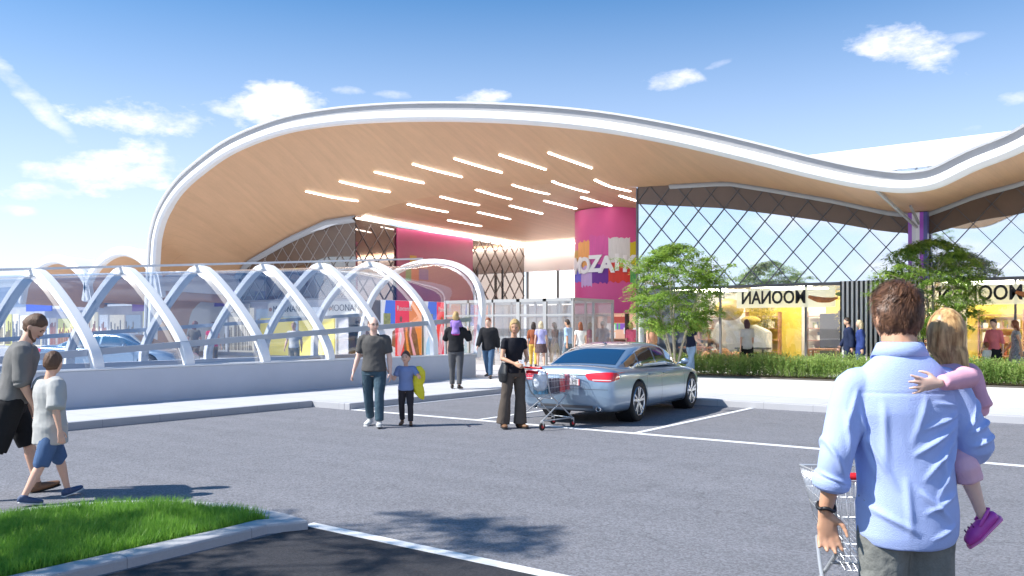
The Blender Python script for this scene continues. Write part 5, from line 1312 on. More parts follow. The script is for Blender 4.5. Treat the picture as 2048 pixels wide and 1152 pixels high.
VEST = MB(); VEST.tube([GT(0, 0, 1.0), GT(0, 0, 1.2), GT(0, 0, 1.40)], [(.118, .095), (.118, .095), (.10, .075)], side=(1, 0, 0), n=24, sub=3, cap=.2); meshobj('denim_pinafore', remesh(VEST, .006, 2, (.002, 12, 1)), cloth('dark_denim', (.06, .09, .15), .5), girl)
gc, gr, gS = head_world(GJn, 0, 0, 0)
hg0 = cap_mesh(gc, gr, gS, .087, .104, .126, .055, .35, -.10, 'hair', HG, girl)
rg = random.Random(5); roots = []
for i in range(3400):
    a = rg.uniform(0, 2 * PI); u = rg.uniform(-.1, 1); st_ = math.sqrt(1 - u * u); x, y, z = st_ * math.cos(a), st_ * math.sin(a), u
    X, Y, Z = x * .087, y * .104 - .004, z * .126 + .004
    if Y > .05 + .35 * Z: continue
    pts = []; L_ = rg.uniform(.18, .36); sg_ = 11; fa = math.atan2(Y, X); wv = rg.uniform(.0, .010); ph = rg.uniform(0, 6)
    for q in range(sg_):
        t = q / (sg_ - 1); zz = Z - L_ * t; 
        rx = .090 * (math.sqrt(max(.0, 1 - (max(0, zz) / .128) ** 2)) if zz > 0 else 1 - .10 * min(1, -zz / .12)); ry = .107 * (math.sqrt(max(.0, 1 - (max(0, zz) / .128) ** 2)) if zz > 0 else 1 - .12 * min(1, -zz / .12))
        if zz < -.10: rx = .080 - .06 * min(1, (-zz - .10) / .2); 
        ox = (.045 * max(0, (-zz - .08)) / .15 if zz < -.08 else 0)
        cl = .006 * math.sin(ph + t * 14) * (t if zz < 0 else .2)
        th_ = fa + (.0 if zz > -.05 else (-.25 * math.sin(fa * 3)) * min(1, (-zz - .05) * 5))
        pts.append(Vector((math.cos(th_) * rx + cl + ox, math.sin(th_) * ry - .004 + cl - (.015 if zz < -.1 else 0), zz)))
    if pts[-1].y > .045: continue
    roots.append((pts, rg.uniform(.0010, .0024)))
locks('hair_locks', HG, hg0, gc, gr, gS, roots, 1)
# purple clog on her hanging foot, and the other
CLOG = mat('magenta_foam', (.52, .07, .40), .45, var=(8, .05)); CSOLE = mat('pink_foam_sole', (.78, .22, .48), .5)
for k in ('R', 'L'):
    an = GJn['an' + k]; td_ = GJn['toe' + k]; dn = (an - GJn['kn' + k]).normalized(); dn = (dn - td_ * dn.dot(td_)).normalized(); ax = td_.cross(dn); so = an + dn * .018
    mb = MB().tube([so - td_ * .028 + dn * .01, so + td_ * .03 + dn * .01, so + td_ * .075 + dn * .012, so + td_ * .115 + dn * .014], [(.028, .020), (.033, .030), (.038, .030), (.030, .018)], side=ax, n=18, sub=3, cap=.6)
    o = meshobj('clog', remesh(mb, .004, 2), CLOG, girl)
    MB().tube([so - td_ * .036 + dn * .034, so + td_ * .04 + dn * .034, so + td_ * .08 + dn * .034, so + td_ * .13 + dn * .03], [(.031, .009), (.036, .009), (.041, .009), (.028, .008)], side=ax, n=18, sub=3).build('sole', CSOLE, o, smooth=True)
    MB().tube([so + td_ * .035 + ax * .034 - dn * .01, so - td_ * .01 + ax * .026 - dn * .02, so - td_ * .036 - dn * .02, so - td_ * .01 - ax * .026 - dn * .02, so + td_ * .035 - ax * .034 - dn * .01], [(.003, .007)] * 5, side=ax, n=8, sub=4).build('heel_strap', CLOG, o, smooth=True)
    mb = MB()
    for q in range(7): mb.ell(so + td_ * (.055 + .018 * (q % 3)) + ax * ((q // 3 - 1) * .016) - dn * .017, (.0035, .0035, .0035), n=8, m=6)
    mb.build('vent_holes', mat('hole', (.15, .02, .12), .6), o)

# ---- walking father and son, facing the camera
Jm = pose(1.79, 'm', bw=1.04, legs=((14, 2, 4, 1, 8), (-10, 2, -24, 1, -12)), arms=((0, 12, 6, 4), (2, 13, 6, 16)), head=(32, 0))
OLIVE = cloth('charcoal_shirt', (.105, .10, .095), .5, .1)
JEAN = mat('dark_jeans', (.045, .085, .115), .85, var=(6, .25), var2=(200, .1), bump=(30, .5))
p = human('man with glasses in a charcoal polo and jeans walking hand in hand with a boy', at(748, 853), 176, Jm, vox=.0085, top=dict(m=OLIVE, sl=.72, hem=.905, g=.022, collar=OLIVE, flare=.04), bottom=dict(m=JEAN, w=(.074, .068), name='jeans'), shoes=SNEAK, hair=(H_BR, 'bald'), skin=SKIN_F, face=True)
c0, r0, S0 = head_world(Jm, 0, 0, 0); mb = MB()
for sx in (-1, 1):
    cc = Vector((sx * .031, .097, .0)); mb.tube([c0 + r0 @ ((cc + Vector((math.cos(a) * .022, 0, math.sin(a) * .014))) * S0) for a in np.linspace(0, 2 * PI, 17)], .0022, n=5, cap=0); mb.bar(c0 + r0 @ (Vector((sx * .053, .095, .004)) * S0), c0 + r0 @ (Vector((sx * .079, .01, .004)) * S0), .003)
mb.bar(c0 + r0 @ (Vector((-.01, .099, .003)) * S0), c0 + r0 @ (Vector((.01, .099, .003)) * S0), .003); mb.build('glasses', M['black'], p)
Jb = pose(1.17, 'm', hs=1.32, bw=1.0, legs=((6, 3, -2, 1, 4), (-8, 3, -22, 1, -12)), arms=((30, 35, 95, 5), (12, 22, 10, 55)), head=(-8, -8))
Jb['wrR'] = Jb['elR'] + Vector((.07, .02, .10)); 
human('small boy in a blue T-shirt walking beside the man with glasses', at(812, 851), 180, Jb, vox=.0075, top=dict(m=cloth('blue_tee', (.22, .29, .50), .4), sl=.62, hem=.88, g=.02, flare=.05), bottom=dict(m=cloth('dark_track', (.045, .04, .045), .5), w=(.072, .066)), shoes=BROWNSHOE, hair=(H_BR, 'short'), skin=SKIN, face=True, name='boy', cat='boy')
# the yellow bag in his raised hand
bm_ = MB(); bp = at(842, 851)
YB = mat('yellow_plastic_bag', (.82, .70, .02), .35, bump=(14, .8))
d_ = 2705 / (851 - 655); rows = []
for k, (px, py, wd) in enumerate(((836, 735, 14), (838, 745, 26), (838, 757, 26), (836, 770, 20), (838, 780, 22), (842, 790, 16), (846, 797, 6))):
    rows.append((D(px, py, d_ + .02), wd / FPX * d_ / 2))
mb = MB(); mb.tube([r[0] - Vector(bp) for r in rows], [(max(.02, r[1]), .035) for r in rows], side=RT, n=14, sub=3); me = remesh(mb, .008, 1, (.006, 14, 5)); o = meshobj('shopping_bag', me, YB, None); o.location = bp; tag(o, 'bright yellow shopping bag dangling from the small boy\'s hand', 'bag')

# ---- woman in black beside the trolley
Jw = pose(1.74, 'f', legs=((2, 2, -2, 1), (-2, 7, -6, 4)), arms=((4, 14, 62, -34), (10, 14, 70, -30)), head=(-28, 10))
BLK = cloth('black_jersey', (.018, .018, .024), .35, .1); TAUPE = cloth('taupe_trouser', (.105, .085, .07), .5, .1)
wpos = at(1028, 856)
wj = human('woman in a black top and taupe flared trousers standing by the loaded trolley', wpos, 205, Jw, vox=.0085, top=dict(m=BLK, sl=.42, hem=.90, g=.012), bottom=dict(m=TAUPE, w=(.082, .112), len=2.02, g=.014), shoes=BROWNSHOE, hair=(H_BL, 'tail'), skin=SKIN_T, face=True)
mb = MB().tube([Jw['shR'] + Vector((.0, -.02, .04)), Jw['shR'] + Vector((.03, -.08, -.25)), Jw['shR'] + Vector((.02, -.10, -.42))], .012, n=6, sub=3); mb2 = MB()
hp = Jw['wrL'].lerp(Jw['wrR'], .5) + Vector((0, .09, .02))
o = MB().box((-.045, -.004, -.06), (.045, .004, .06)).build('receipt', M['white'], None); o.parent = None
o.location = (Matrix.Translation(Vector(wpos)) @ Matrix.Rotation(YAW + R(205), 4, 'Z')) @ hp; o.rotation_euler = (R(35), 0, YAW + R(205)); tag(o, 'small white receipt held in the hands of the woman in black', 'receipt')
hb = MB().tube([Jw['hipR'] + Vector((.06, -.02, .14)), Jw['hipR'] + Vector((.09, -.03, .0)), Jw['hipR'] + Vector((.09, -.03, -.12))], [(.05, .10), (.06, .15), (.05, .13)], side=(1, 0, 0), n=14, sub=3)
hb.tube([Jw['hipR'] + Vector((.08, -.1, .14)), Jw['shR'] + Vector((.03, -.05, -.1)), Jw['shR'] + Vector((.0, -.03, .055)), Jw['shR'] + Vector((.04, .05, -.1)), Jw['hipR'] + Vector((.08, .06, .14))], .009, n=6, sub=4)
o = meshobj('handbag', remesh(hb, .01, 1), M['black'], None); o.location = wpos; o.rotation_euler = (0, 0, YAW + R(205)); tag(o, 'black leather shoulder bag on the woman beside the trolley', 'handbag')

# ---- left edge: man and boy walking to the right
Jl = pose(1.80, 'm', lean=13, bw=1.05, legs=((20, 2, 10, 1, 10), (-16, 2, -42, 1, -25)), arms=((-4, 8, 12, 3), (0, 8, 22, -6)), head=(-18, 38))
bman = human('bearded man in a grey sweater and black shorts at the left edge', at(22, 992), -62, Jl, vox=.0085, top=dict(m=cloth('grey_sweater', (.20, .195, .19), .6, .1), sl=1.12, hem=.93, g=.026, loose=1.2), bottom=dict(m=cloth('black_shorts', (.02, .02, .022), .5), len=1.02, w=(.098, .09), g=.03, name='shorts'), shoes=BROWNSHOE, hair=(H_BR, 'short'), skin=SKIN, face=True)
bc, br_, bS = head_world(Jl, 0, 0, 0); mb = MB()
mb.tube([bc + br_ @ (Vector(q) * bS) for q in ((-.066, .0, -.035), (-.060, .035, -.075), (-.03, .068, -.108), (0, .078, -.113), (.03, .068, -.108), (.060, .035, -.075), (.066, 0, -.035))], [(.012, .012), (.016, .016), (.019, .018), (.020, .018), (.019, .018), (.016, .016), (.012, .012)], n=10, sub=4)
mb.tube([bc + br_ @ (Vector(q) * bS) for q in ((-.026, .085, -.047), (0, .098, -.044), (.026, .085, -.047))], .006, n=8, sub=3)
meshobj('beard', remesh(mb, .006, 1), H_BR, bman)
Jk = pose(1.39, 'm', hs=1.14, bw=1.12, legs=((22, 3, 14, 1, 12), (-20, 3, -28, 1, -12)), arms=((30, 62, 40, 60), (-10, 18, 6, 12)), head=(32, -6))
human('boy in an oversized pale grey T-shirt and blue shorts at the left', at(100, 1000), -40, Jk, vox=.0075, top=dict(m=cloth('pale_grey_tee', (.47, .47, .46), .5, .04), sl=.95, hem=.72, g=.045, flare=.05, loose=1.1), bottom=dict(m=cloth('denim_shorts', (.08, .14, .27), .5), len=1.05, w=(.088, .085), g=.024, name='shorts'), shoes=NAVYSHOE, hair=(H_BR, 'crop'), skin=SKIN, name='boy', cat='boy')

# ---- people around the entrance
def walker(label, px, py, yaw, H, sex, top, sl, bottom, hair, style='short', ty='pants', blen=1.93, hem=.9, z=PZ, seed=0, d=None, tg=.016, skin=SKIN, flare=.02, legs=None, arms=None, head=(0, 0), shoes=LEATHER, lean=0, skhem=.55, wk=(.07, .062)):
    r = random.Random(seed); st = r.uniform(8, 20)
    J_ = pose(H, sex, lean=lean, legs=legs or ((st, 2, st * .3, 1), (-st, 2, -st * 1.6, 1, -8)), arms=arms or ((-st, 10, -st + 14, 4), (st, 10, st + 18, 4)), head=head)
    loc = atd(px, d, z) if d else at(px, py, z)
    b = dict(m=bottom, type=ty, len=blen, w=wk) if ty != 'skirt' else dict(m=bottom, type='skirt', hem=skhem, flare=.10)
    return human(label, loc, yaw, J_, vox=.015, top=dict(m=top, sl=sl, hem=hem, g=tg, flare=flare), bottom=b, shoes=shoes, hair=(hair, style), skin=skin, folds=.8), loc, J_
C = lambda n, c: cloth(n, c, .5, .1)
GREYT = C('grey_trouser', (.10, .10, .105)); BJACK = C('black_jacket', (.022, .022, .025)); NAVY = C('navy_wool', (.02, .03, .075)); JEANS = C('mid_jeans', (.07, .13, .22)); WHT = C('white_cotton', (.72, .71, .68))
_, l_, _J = walker('man in a black jacket walking away beside the barrier with a child up high', 912, 778, -8, 1.78, 'm', BJACK, 1.9, GREYT, H_DK, seed=1, z=PZ, tg=.03, arms=((35, 22, 150, -10), (35, 22, 150, -10)))
Jt = pose(.98, 'f', hs=1.4, legs=((80, 14, 0, 4), (80, 14, 0, 4)), arms=((40, 10, 60, 0), (40, 10, 60, 0))); dz = .0
human('toddler in a violet top riding on the shoulders of the black-jacketed man', (l_[0] - FW.x * .10, l_[1] - FW.y * .10, PZ + 1.04), -8, Jt, vox=.011, top=dict(m=C('violet_fleece', (.36, .22, .58)), sl=1.8, hem=.88, g=.03), bottom=dict(m=C('magenta_leggings', (.60, .05, .25))), shoes=LEATHER, hair=(H_BL, 'bob'), name='child', cat='child')
walker('man in an open dark jacket, grey tee and jeans walking toward the car park', 977, 757, 165, 1.80, 'm', BJACK, 1.9, JEANS, H_RD, seed=2, z=PZ, tg=.03, hem=.84)
walker('blond woman in a lilac top and plaid skirt walking toward the vestibule', 1082, 0, 0, 1.72, 'f', C('lilac_top', (.42, .42, .72)), .5, mat('plaid', (.10, .06, .06), .8, var=(30, .8)), H_WH, 'bob', 'skirt', d=31, seed=3, skhem=.58, shoes=LEATHER)
walker('person in yellow trousers beside the woman in the plaid skirt', 1067, 0, -10, 1.70, 'f', C('rust_top', (.30, .10, .05)), 1.0, C('yellow_trouser', (.72, .48, .10)), H_DK, 'bob', d=31.5, seed=4)
walker('man in a pale blue shirt with a shoulder bag left of the pink drum', 1136, 0, 60, 1.80, 'm', C('sky_shirt', (.36, .52, .74)), .8, C('grey_blue_jean', (.16, .21, .25)), H_DK, d=30.5, seed=5, skin=SKIN_T)
walker('woman with long auburn hair in a white top near the kiosk', 1161, 0, 5, 1.70, 'f', WHT, .4, BJACK, H_RD, 'long', d=30.0, seed=6)
walker('man in a light blue shirt standing at the kiosk counter', 1205, 0, -10, 1.76, 'm', C('light_blue_shirt', (.42, .55, .72)), 1.0, GREYT, H_BR, d=34.3, seed=7)
walker('blond woman in a bright pink top at the right end of the kiosk', 1262, 0, 8, 1.70, 'f', C('hot_pink_top', (.80, .16, .26)), 1.0, BJACK, H_BL, 'bob', d=33.0, seed=8)
walker('woman in a peach top and navy skirt beside the small tree trunks', 1304, 0, 20, 1.70, 'f', C('peach_top', (.75, .38, .26)), .2, NAVY, H_RD, 'short', 'skirt', d=27.2, seed=9)
walker('young man in a navy waistcoat and white sleeves among the shrubs by the window', 1382, 0, -70, 1.76, 'm', C('navy_vest', (.015, .02, .05)), .45, C('pale_jeans', (.30, .42, .60)), H_BR, d=25.6, seed=10, skin=SKIN_F, arms=((10, 8, 50, 0), (10, 8, 55, 0)))
walker('dark-haired woman in a cream blouse with a bag looking into the shop window', 1494, 0, 5, 1.76, 'f', C('cream_blouse', (.66, .60, .54)), .7, C('dark_skirt', (.03, .025, .025)), hairmat('plum_hair', (.06, .018, .02)), 'bob', d=26.2, seed=11, hem=.84)
walker('man in a navy business suit in front of the striped screen', 1697, 0, 75, 1.80, 'm', NAVY, 1.95, NAVY, H_DK, d=25.2, seed=12, tg=.028, hem=.82)
walker('blond woman in a blue coat walking beside the suited man', 1721, 0, 70, 1.72, 'f', C('blue_coat', (.035, .06, .22)), 1.9, C('blue_coat_leg', (.05, .08, .24)), H_WH, 'bob', d=24.9, seed=13, tg=.03, hem=.74)
walker('dark-haired woman in a coral pink top and black skirt right of the carried girl', 1988, 0, 120, 1.72, 'f', C('coral_top', (.80, .20, .22)), 1.2, BJACK, H_DK, 'short', 'skirt', d=22.9, seed=14, skhem=.62)
walker('woman in a grey patterned dress at the right edge by the shop window', 2032, 0, 60, 1.72, 'f', mat('grey_dress', (.22, .24, .28), .8, var=(24, .7)), .2, mat('grey_dress', (.22, .24, .28), .8, var=(24, .7)), H_RD, 'long', 'skirt', d=23.0, seed=15, skin=SKIN_T)
Jc = pose(1.05, 'f', hs=1.3); human('small child in white standing by the woman in coral', atd(1974, 22.8), 20, Jc, vox=.012, top=dict(m=WHT, sl=.8, hem=.8, g=.03), bottom=dict(m=WHT), shoes=LEATHER, hair=(H_RD, 'short'), name='child', cat='child')
walker('woman in a crimson top seen through the tunnel glass', 425, 0, 0, 1.68, 'f', C('crimson_top', (.62, .04, .12)), .3, C('taupe_skirt', (.14, .11, .09)), H_BR, 'short', d=27.5, seed=16, hem=.92, wk=(.1, .1))
walker('person in a brown dress beside the woman in crimson behind the tunnel', 389, 0, -20, 1.72, 'f', C('brown_dress', (.15, .12, .09)), .6, C('brown_dress_leg', (.13, .10, .08)), H_RD, 'bob', d=27.8, seed=17)
walker('person in a white shirt standing inside the glass tunnel', 588, 0, 175, 1.66, 'm', WHT, .7, C('khaki', (.25, .21, .13)), H_BL, d=26.5, seed=18, legs=((2, 3, 0, 2), (-2, 3, -3, 2)))
# ------------------------------------------------------------------ parked car
CARP = mat('silver_blue_paint', (.27, .37, .49), .3, .6, coat=1.0); 
CARG = glass('tinted_car_glass', (.9, .95, 1.0), .30, .015, (.02, .024, .028))
def baked(o):
    d = bpy.context.evaluated_depsgraph_get(); d.update(); me = bpy.data.meshes.new_from_object(o.evaluated_get(d)); return me
def car(label, rr_px, fr_px=None, rear=None, head=None):
    if rear is None:
        a = G(*rr_px); b = G(*fr_px); h = (b - a).normalized()
    else: a = rear; h = head
    rz = math.atan2(h.y, h.x) - PI / 2; right = Vector((h.y, -h.x, 0)); org = a - right * .79
    ZS = .945
    t = thing('parked_car', label, 'car', (org.x, org.y, 0), rz); t.scale = (.98, .975, ZS)
    ST = [(-1.075, .60, .50, .62, .64), (-1.065, .74, .38, .74, .77), (-1.04, .83, .30, .86, .90), (-.985, .868, .25, .955, 1.005), (-.90, .885, .225, .985, 1.045), (-.78, .895, .21, .985, 1.05), (-.4, .908, .20, .98, 1.04), (0, .918, .19, .97, 1.02), (.45, .914, .19, .955, 1.0), (1.2, .908, .18, .935, .98), (1.9, .908, .18, .92, .975), (2.35, .914, .18, .915, .98), (2.7, .92, .18, .90, .965), (3.05, .912, .19, .865, .915), (3.35, .87, .21, .80, .85), (3.55, .78, .25, .70, .74), (3.64, .62, .34, .56, .58)]
    rows = []
    for y, w_, b, s, tt in ST:
        half = [(0, b), (w_ * .80, b), (w_ * .945, b + .035), (w_ * .985, b + .13), (w_ * 1.0, min(.47, (b + s) / 2)), (w_ * .992, min(.62, b + (s - b) * .62)), (w_ * .985, s - (s - b) * .22), (w_ * .965, s - (s - b) * .08), (w_ * .90, s), (w_ * .62, s + (tt - s) * .7), (0, tt)]
        full = [(-x, z) for x, z in half[::-1][:-1]] + half; full = half + [(-x, z) for x, z in half[-2:0:-1]]
        rows.append([(x, y, z) for x, z in full])
    n_ = len(rows[0]); vs = [p for r in rows for p in r]; fs = [(i * n_ + k, i * n_ + (k + 1) % n_, (i + 1) * n_ + (k + 1) % n_, (i + 1) * n_ + k) for i in range(len(rows) - 1) for k in range(n_)]
    fs += [tuple(range(n_)), tuple((len(rows) - 1) * n_ + k for k in range(n_))]
    tmp = MB().add(vs, fs).build('tmp', CARP, None, smooth=True, sub=2)
    cut = MB()
    for y in (0, 2.81):
        for sx in (-1, 1): cut.lathe([(0, sx * .58), (.385, sx * .58), (.385, sx * 1.1), (0, sx * 1.1)], c=(0, y, .352), axis='X', n=48)
    cut.v = [(x, y, z / ZS) for x, y, z in cut.v]
    co = cut.build('cut', CARP, None); bo = tmp.modifiers.new('b', 'BOOLEAN'); bo.object = co; bo.operation = 'DIFFERENCE'; bo.solver = 'EXACT'
    me = baked(tmp); bpy.data.objects.remove(tmp); bpy.data.objects.remove(co)
    me.polygons.foreach_set('use_smooth', [True] * len(me.polygons)); me.set_sharp_from_angle(angle=R(40)); me.materials.clear(); me.materials.append(CARP)
    body = link('body', me, t)
    bb = BVHTree.FromPolygons([v.co.copy() for v in me.vertices], [tuple(p.vertices) for p in me.polygons])
    # greenhouse
    hy = [-.55, -.45, -.2, .1, .4, .8, 1.2, 1.6, 1.85, 2.2, 2.55, 2.68]; hh = [.96, 1.02, 1.125, 1.255, 1.352, 1.415, 1.428, 1.40, 1.335, 1.16, .985, .94]
    Hf = lambda y: float(np.interp(y, hy, hh))
    rows = []
    for y in hy:
        h = Hf(y); xb = float(np.interp(y, [-.55, 0, .6, 2.0, 2.68], [.70, .80, .83, .82, .70])); half = []
        for q in (0, .35, .72, .90): z = .90 + (h - .90) * q; half.append((xb - .42 * (z - .90), z))
        xt = xb - .42 * (h - .90); half += [(xt - .07, h - .006), (xt * .55, h + .008), (0, h + .014)]
        rows.append([(x, y, z) for x, z in half] + [(-x, y, z) for x, z in half[-2::-1]])
    n_ = len(rows[0]); vs = [p for r in rows for p in r]; fs = [(i * n_ + k, i * n_ + k + 1, (i + 1) * n_ + k + 1, (i + 1) * n_ + k) for i in range(len(rows) - 1) for k in range(n_ - 1)]
    fs += [tuple(range(n_)), tuple((len(rows) - 1) * n_ + k for k in range(n_)), tuple(v for i in range(len(rows)) for v in ((i * n_),)) + tuple(i * n_ + n_ - 1 for i in range(len(rows) - 1, -1, -1))]
    tmp = MB().add(vs, fs).build('tmp', CARP, None, smooth=True, sub=2); me = baked(tmp); bpy.data.objects.remove(tmp); me.materials.clear(); me.materials.append(CARP)
    roof = link('roof', me, t)
    gb_ = BVHTree.FromPolygons([v.co.copy() for v in me.vertices], [tuple(p.vertices) for p in me.polygons])
    def proj(bv, rows, direction, off, name, m, parent=t, smooth=True):
        """rows of (u,v): shot along an axis onto the surface"""
        out = []
        for r in rows:
            rr2 = []
            for u, v in r:
                if direction == '+x': o_, d_ = Vector((3, u, v)), Vector((-1, 0, 0))
                elif direction == '-x': o_, d_ = Vector((-3, u, v)), Vector((1, 0, 0))
                elif direction == 'rear': o_, d_ = Vector((u, -4, v)), Vector((0, 1, 0))
                elif direction == 'top': o_, d_ = Vector((u, v, 4)), Vector((0, 0, -1))
                else: o_, d_ = Vector((u, 6, v)), Vector((0, -1, 0))
                hp_ = bv.ray_cast(o_, d_)
                if hp_[0] is None: rr2.append(None)
                else:
                    nn_ = hp_[1]
                    if nn_.dot(d_) > 0: nn_ = -nn_
                    rr2.append(hp_[0] + nn_ * off)
            out.append(rr2)
        flat = [p for r in out for p in r if p is not None]
        if not flat: return None
        mb = MB(); nc = len(out[0]); idx = {}; vs2 = []
        for i, r in enumerate(out):
            for k, p in enumerate(r):
                if p is not None: idx[(i, k)] = len(vs2); vs2.append(p)
        fs2 = [(idx[(i, k)], idx[(i, k + 1)], idx[(i + 1, k + 1)], idx[(i + 1, k)]) for i in range(len(out) - 1) for k in range(nc - 1) if all(q in idx for q in ((i, k), (i, k + 1), (i + 1, k + 1), (i + 1, k)))]
        return mb.add(vs2, fs2).build(name, m, parent, smooth=smooth)
    up_ = lambda y: .90 + (Hf(y) - .90) * .83
    def lo(y): return .985 + .01 * (y < .2)
    for d_ in ('+x', '-x'):
        for y0, y1 in ((-.20, .30), (.36, 1.09), (1.16, 2.33)):
            ysn = np.linspace(y0, y1, 14); rws = [[(y, lo(y) + (max(lo(y) + .004, up_(y) - .012) - lo(y)) * q / 6) for y in ysn] for q in range(7)]
            proj(gb_, rws, d_, .004, 'side_window', CARG)
        ysn = np.linspace(-.27, 2.42, 40)
        proj(gb_, [[(y, lo(y) - .018) for y in ysn], [(y, lo(y) - .002) for y in ysn]], d_, .006, 'chrome_trim', M['chrome'])
        proj(gb_, [[(y, max(lo(y), up_(y) - .012)) for y in ysn], [(y, max(lo(y) + .004, up_(y) + .006)) for y in ysn]], d_, .006, 'chrome_trim', M['chrome'])
        # panel gaps, handles, sill line
        for pts in ([(.42, .97), (.40, .80), (.36, .62), (.42, .40), (.5, .27)], [(1.13, .96), (1.12, .6), (1.12, .27)], [(2.28, .93), (2.36, .7), (2.34, .40), (2.30, .27)]):
            P, _ = catmull([(a_, 0, b_) for a_, b_ in pts], 6); proj(bb, [[(q.x - .004, q.z) for q in P], [(q.x + .004, q.z) for q in P]], d_, .0025, 'panel_gap', M['black'])
        proj(bb, [[(y, .235) for y in np.linspace(.42, 2.36, 20)], [(y, .265) for y in np.linspace(.42, 2.36, 20)]], d_, .004, 'sill_trim', M['chrome'])
        proj(bb, [[(y, .815 - .01 * math.sin((y + .8) * 1.0)) for y in np.linspace(-.75, 2.9, 40)], [(y, .822 - .01 * math.sin((y + .8) * 1.0)) for y in np.linspace(-.75, 2.9, 40)]], d_, .003, 'crease_line', mat('shade_paint', (.20, .25, .30), .3, .7))
        sx = 1 if d_ == '+x' else -1
        for y in (.58, 1.3):
            h_ = bb.ray_cast(Vector((3 * sx, y, .84)), Vector((-sx, 0, 0)))[0]
            if h_: MB().tube([(h_.x + sx * .004, y - .085, .84), (h_.x + sx * .028, y - .06, .842), (h_.x + sx * .028, y + .06, .842), (h_.x + sx * .004, y + .085, .84)], .011, n=8, sub=3).build('door_handle', CARP, t, smooth=True)
        mb = MB().ell((sx * 1.0, 2.12, 1.03), (.085, .05, .065), n=16, m=10).bar((sx * .84, 2.16, .98), (sx * .95, 2.13, 1.0), .05, .035)
        mb.build('wing_mirror', CARP, t, smooth=True)
        # tail light: rear face and wrap
        L0 = [(sx * x, z) for x, z in ((.36, .865), (.42, .80), (.55, .775), (.70, .77), (.80, .77), (.858, .785))]; U0 = [(sx * x, z) for x, z in ((.36, .895), (.42, .915), (.55, .925), (.70, .93), (.80, .93), (.858, .925))]
        rws = [[(a_[0] + (b_[0] - a_[0]) * q / 5, a_[1] + (b_[1] - a_[1]) * q / 5) for a_, b_ in zip(*[[Vector(p).lerp(Vector(p2), f) for p, p2 in zip(Z[:-1], Z[1:]) for f in (0, .34, .67)] + [Vector(Z[-1])] for Z in (L0, U0)])] for q in range(6)]
        LR_ = mat('tail_lamp', (.62, .012, .02), .15, coat=1.0); tl = proj(bb, rws, 'rear', .008, 'tail_light', LR_)
        ysn = np.linspace(-1.03, -.80, 10); proj(bb, [[(y, .785 + .145 * q / 4 - (.05 * (y + 1.03) / .23) * (q / 4) + .03 * (y + 1.03) / .23) for y in ysn] for q in range(5)], d_, .008, 'tail_light', LR_)
        xs_ = [sx * v for v in np.linspace(.50, .82, 10)]; proj(bb, [[(x, .79) for x in xs_], [(x, .805) for x in xs_]], 'rear', .011, 'reverse_lens', mat('lamp_white', (.8, .62, .62), .2))
        MB().lathe([(.034, -.02), (.040, -.03), (.040, .10), (.030, .10), (.030, -.02)], c=(sx * .60, -1.03, .295), axis='Y', n=24).lathe([(.0, .05), (.03, .05)], c=(sx * .60, -1.03, .295), axis='Y', n=20).build('exhaust', M['chrome'], t, smooth=True)
    xs_ = np.linspace(-.62, .62, 25)
    proj(gb_, [[(x * (1 - .12 * q / 8), 1.055 + .255 * q / 8 - .02 * (x / .62) ** 2) for x in xs_] for q in range(9)], 'rear', .005, 'rear_window', CARG)
    proj(gb_, [[(x * (1.05 - .14 * q / 8), 1.02 + .31 * q / 8) for x in xs_] for q in range(9)], 'front', .005, 'windscreen', CARG)
    xs_ = np.linspace(-.36, .36, 20); proj(bb, [[(x, .868) for x in xs_], [(x, .880) for x in xs_]], 'rear', .004, 'boot_gap', M['black'])
    xs_ = np.linspace(-.78, .78, 30); proj(bb, [[(x, .632 - .0 * x) for x in xs_], [(x, .640) for x in xs_]], 'rear', .003, 'bumper_gap', mat('gap_shade', (.10, .12, .14), .4))
    xs_ = np.linspace(-.50, .50, 24); proj(bb, [[(x, .30 + .05 * q / 3) for x in xs_] for q in range(4)], 'rear', .006, 'diffuser', mat('satin_trim', (.13, .13, .14), .4))
    o = MB().box((-.27, -1.083, .70), (.27, -1.07, .81)).build('number_plate', M['white'], t); o.location.y = -.0
    text('lettering', '1 · 401 · MJ', .095, M['dark'], (0, -1.0845, .755), (PI / 2, 0, 0), t, .001)
    MB().box((.25, -1.0845, .70), (.27, -1.083, .81)).build('plate_band', M['red'], t)
    for k in range(4): MB().tube([(-.09 + k * .06 + math.cos(a) * .03, -1.052 - .0, .865 + math.sin(a) * .03 - .03) for a in np.linspace(0, 2 * PI, 17)], .004, n=6, cap=0).build('emblem_ring', M['chrome'], t)
    MB().tube([(0, .60, 1.395), (0, .50, 1.415), (0, .44, 1.43)], [(.012, .010), (.01, .016), (.004, .006)], side=(1, 0, 0), n=8, sub=2).build('roof_antenna', CARP, t, smooth=True)
    RIM = mat('alloy_rim', (.66, .67, .69), .25, .85)
    MB().box((-.75, -.6, .2), (.75, 3.2, .3)).build('underbody', M['black'], t)
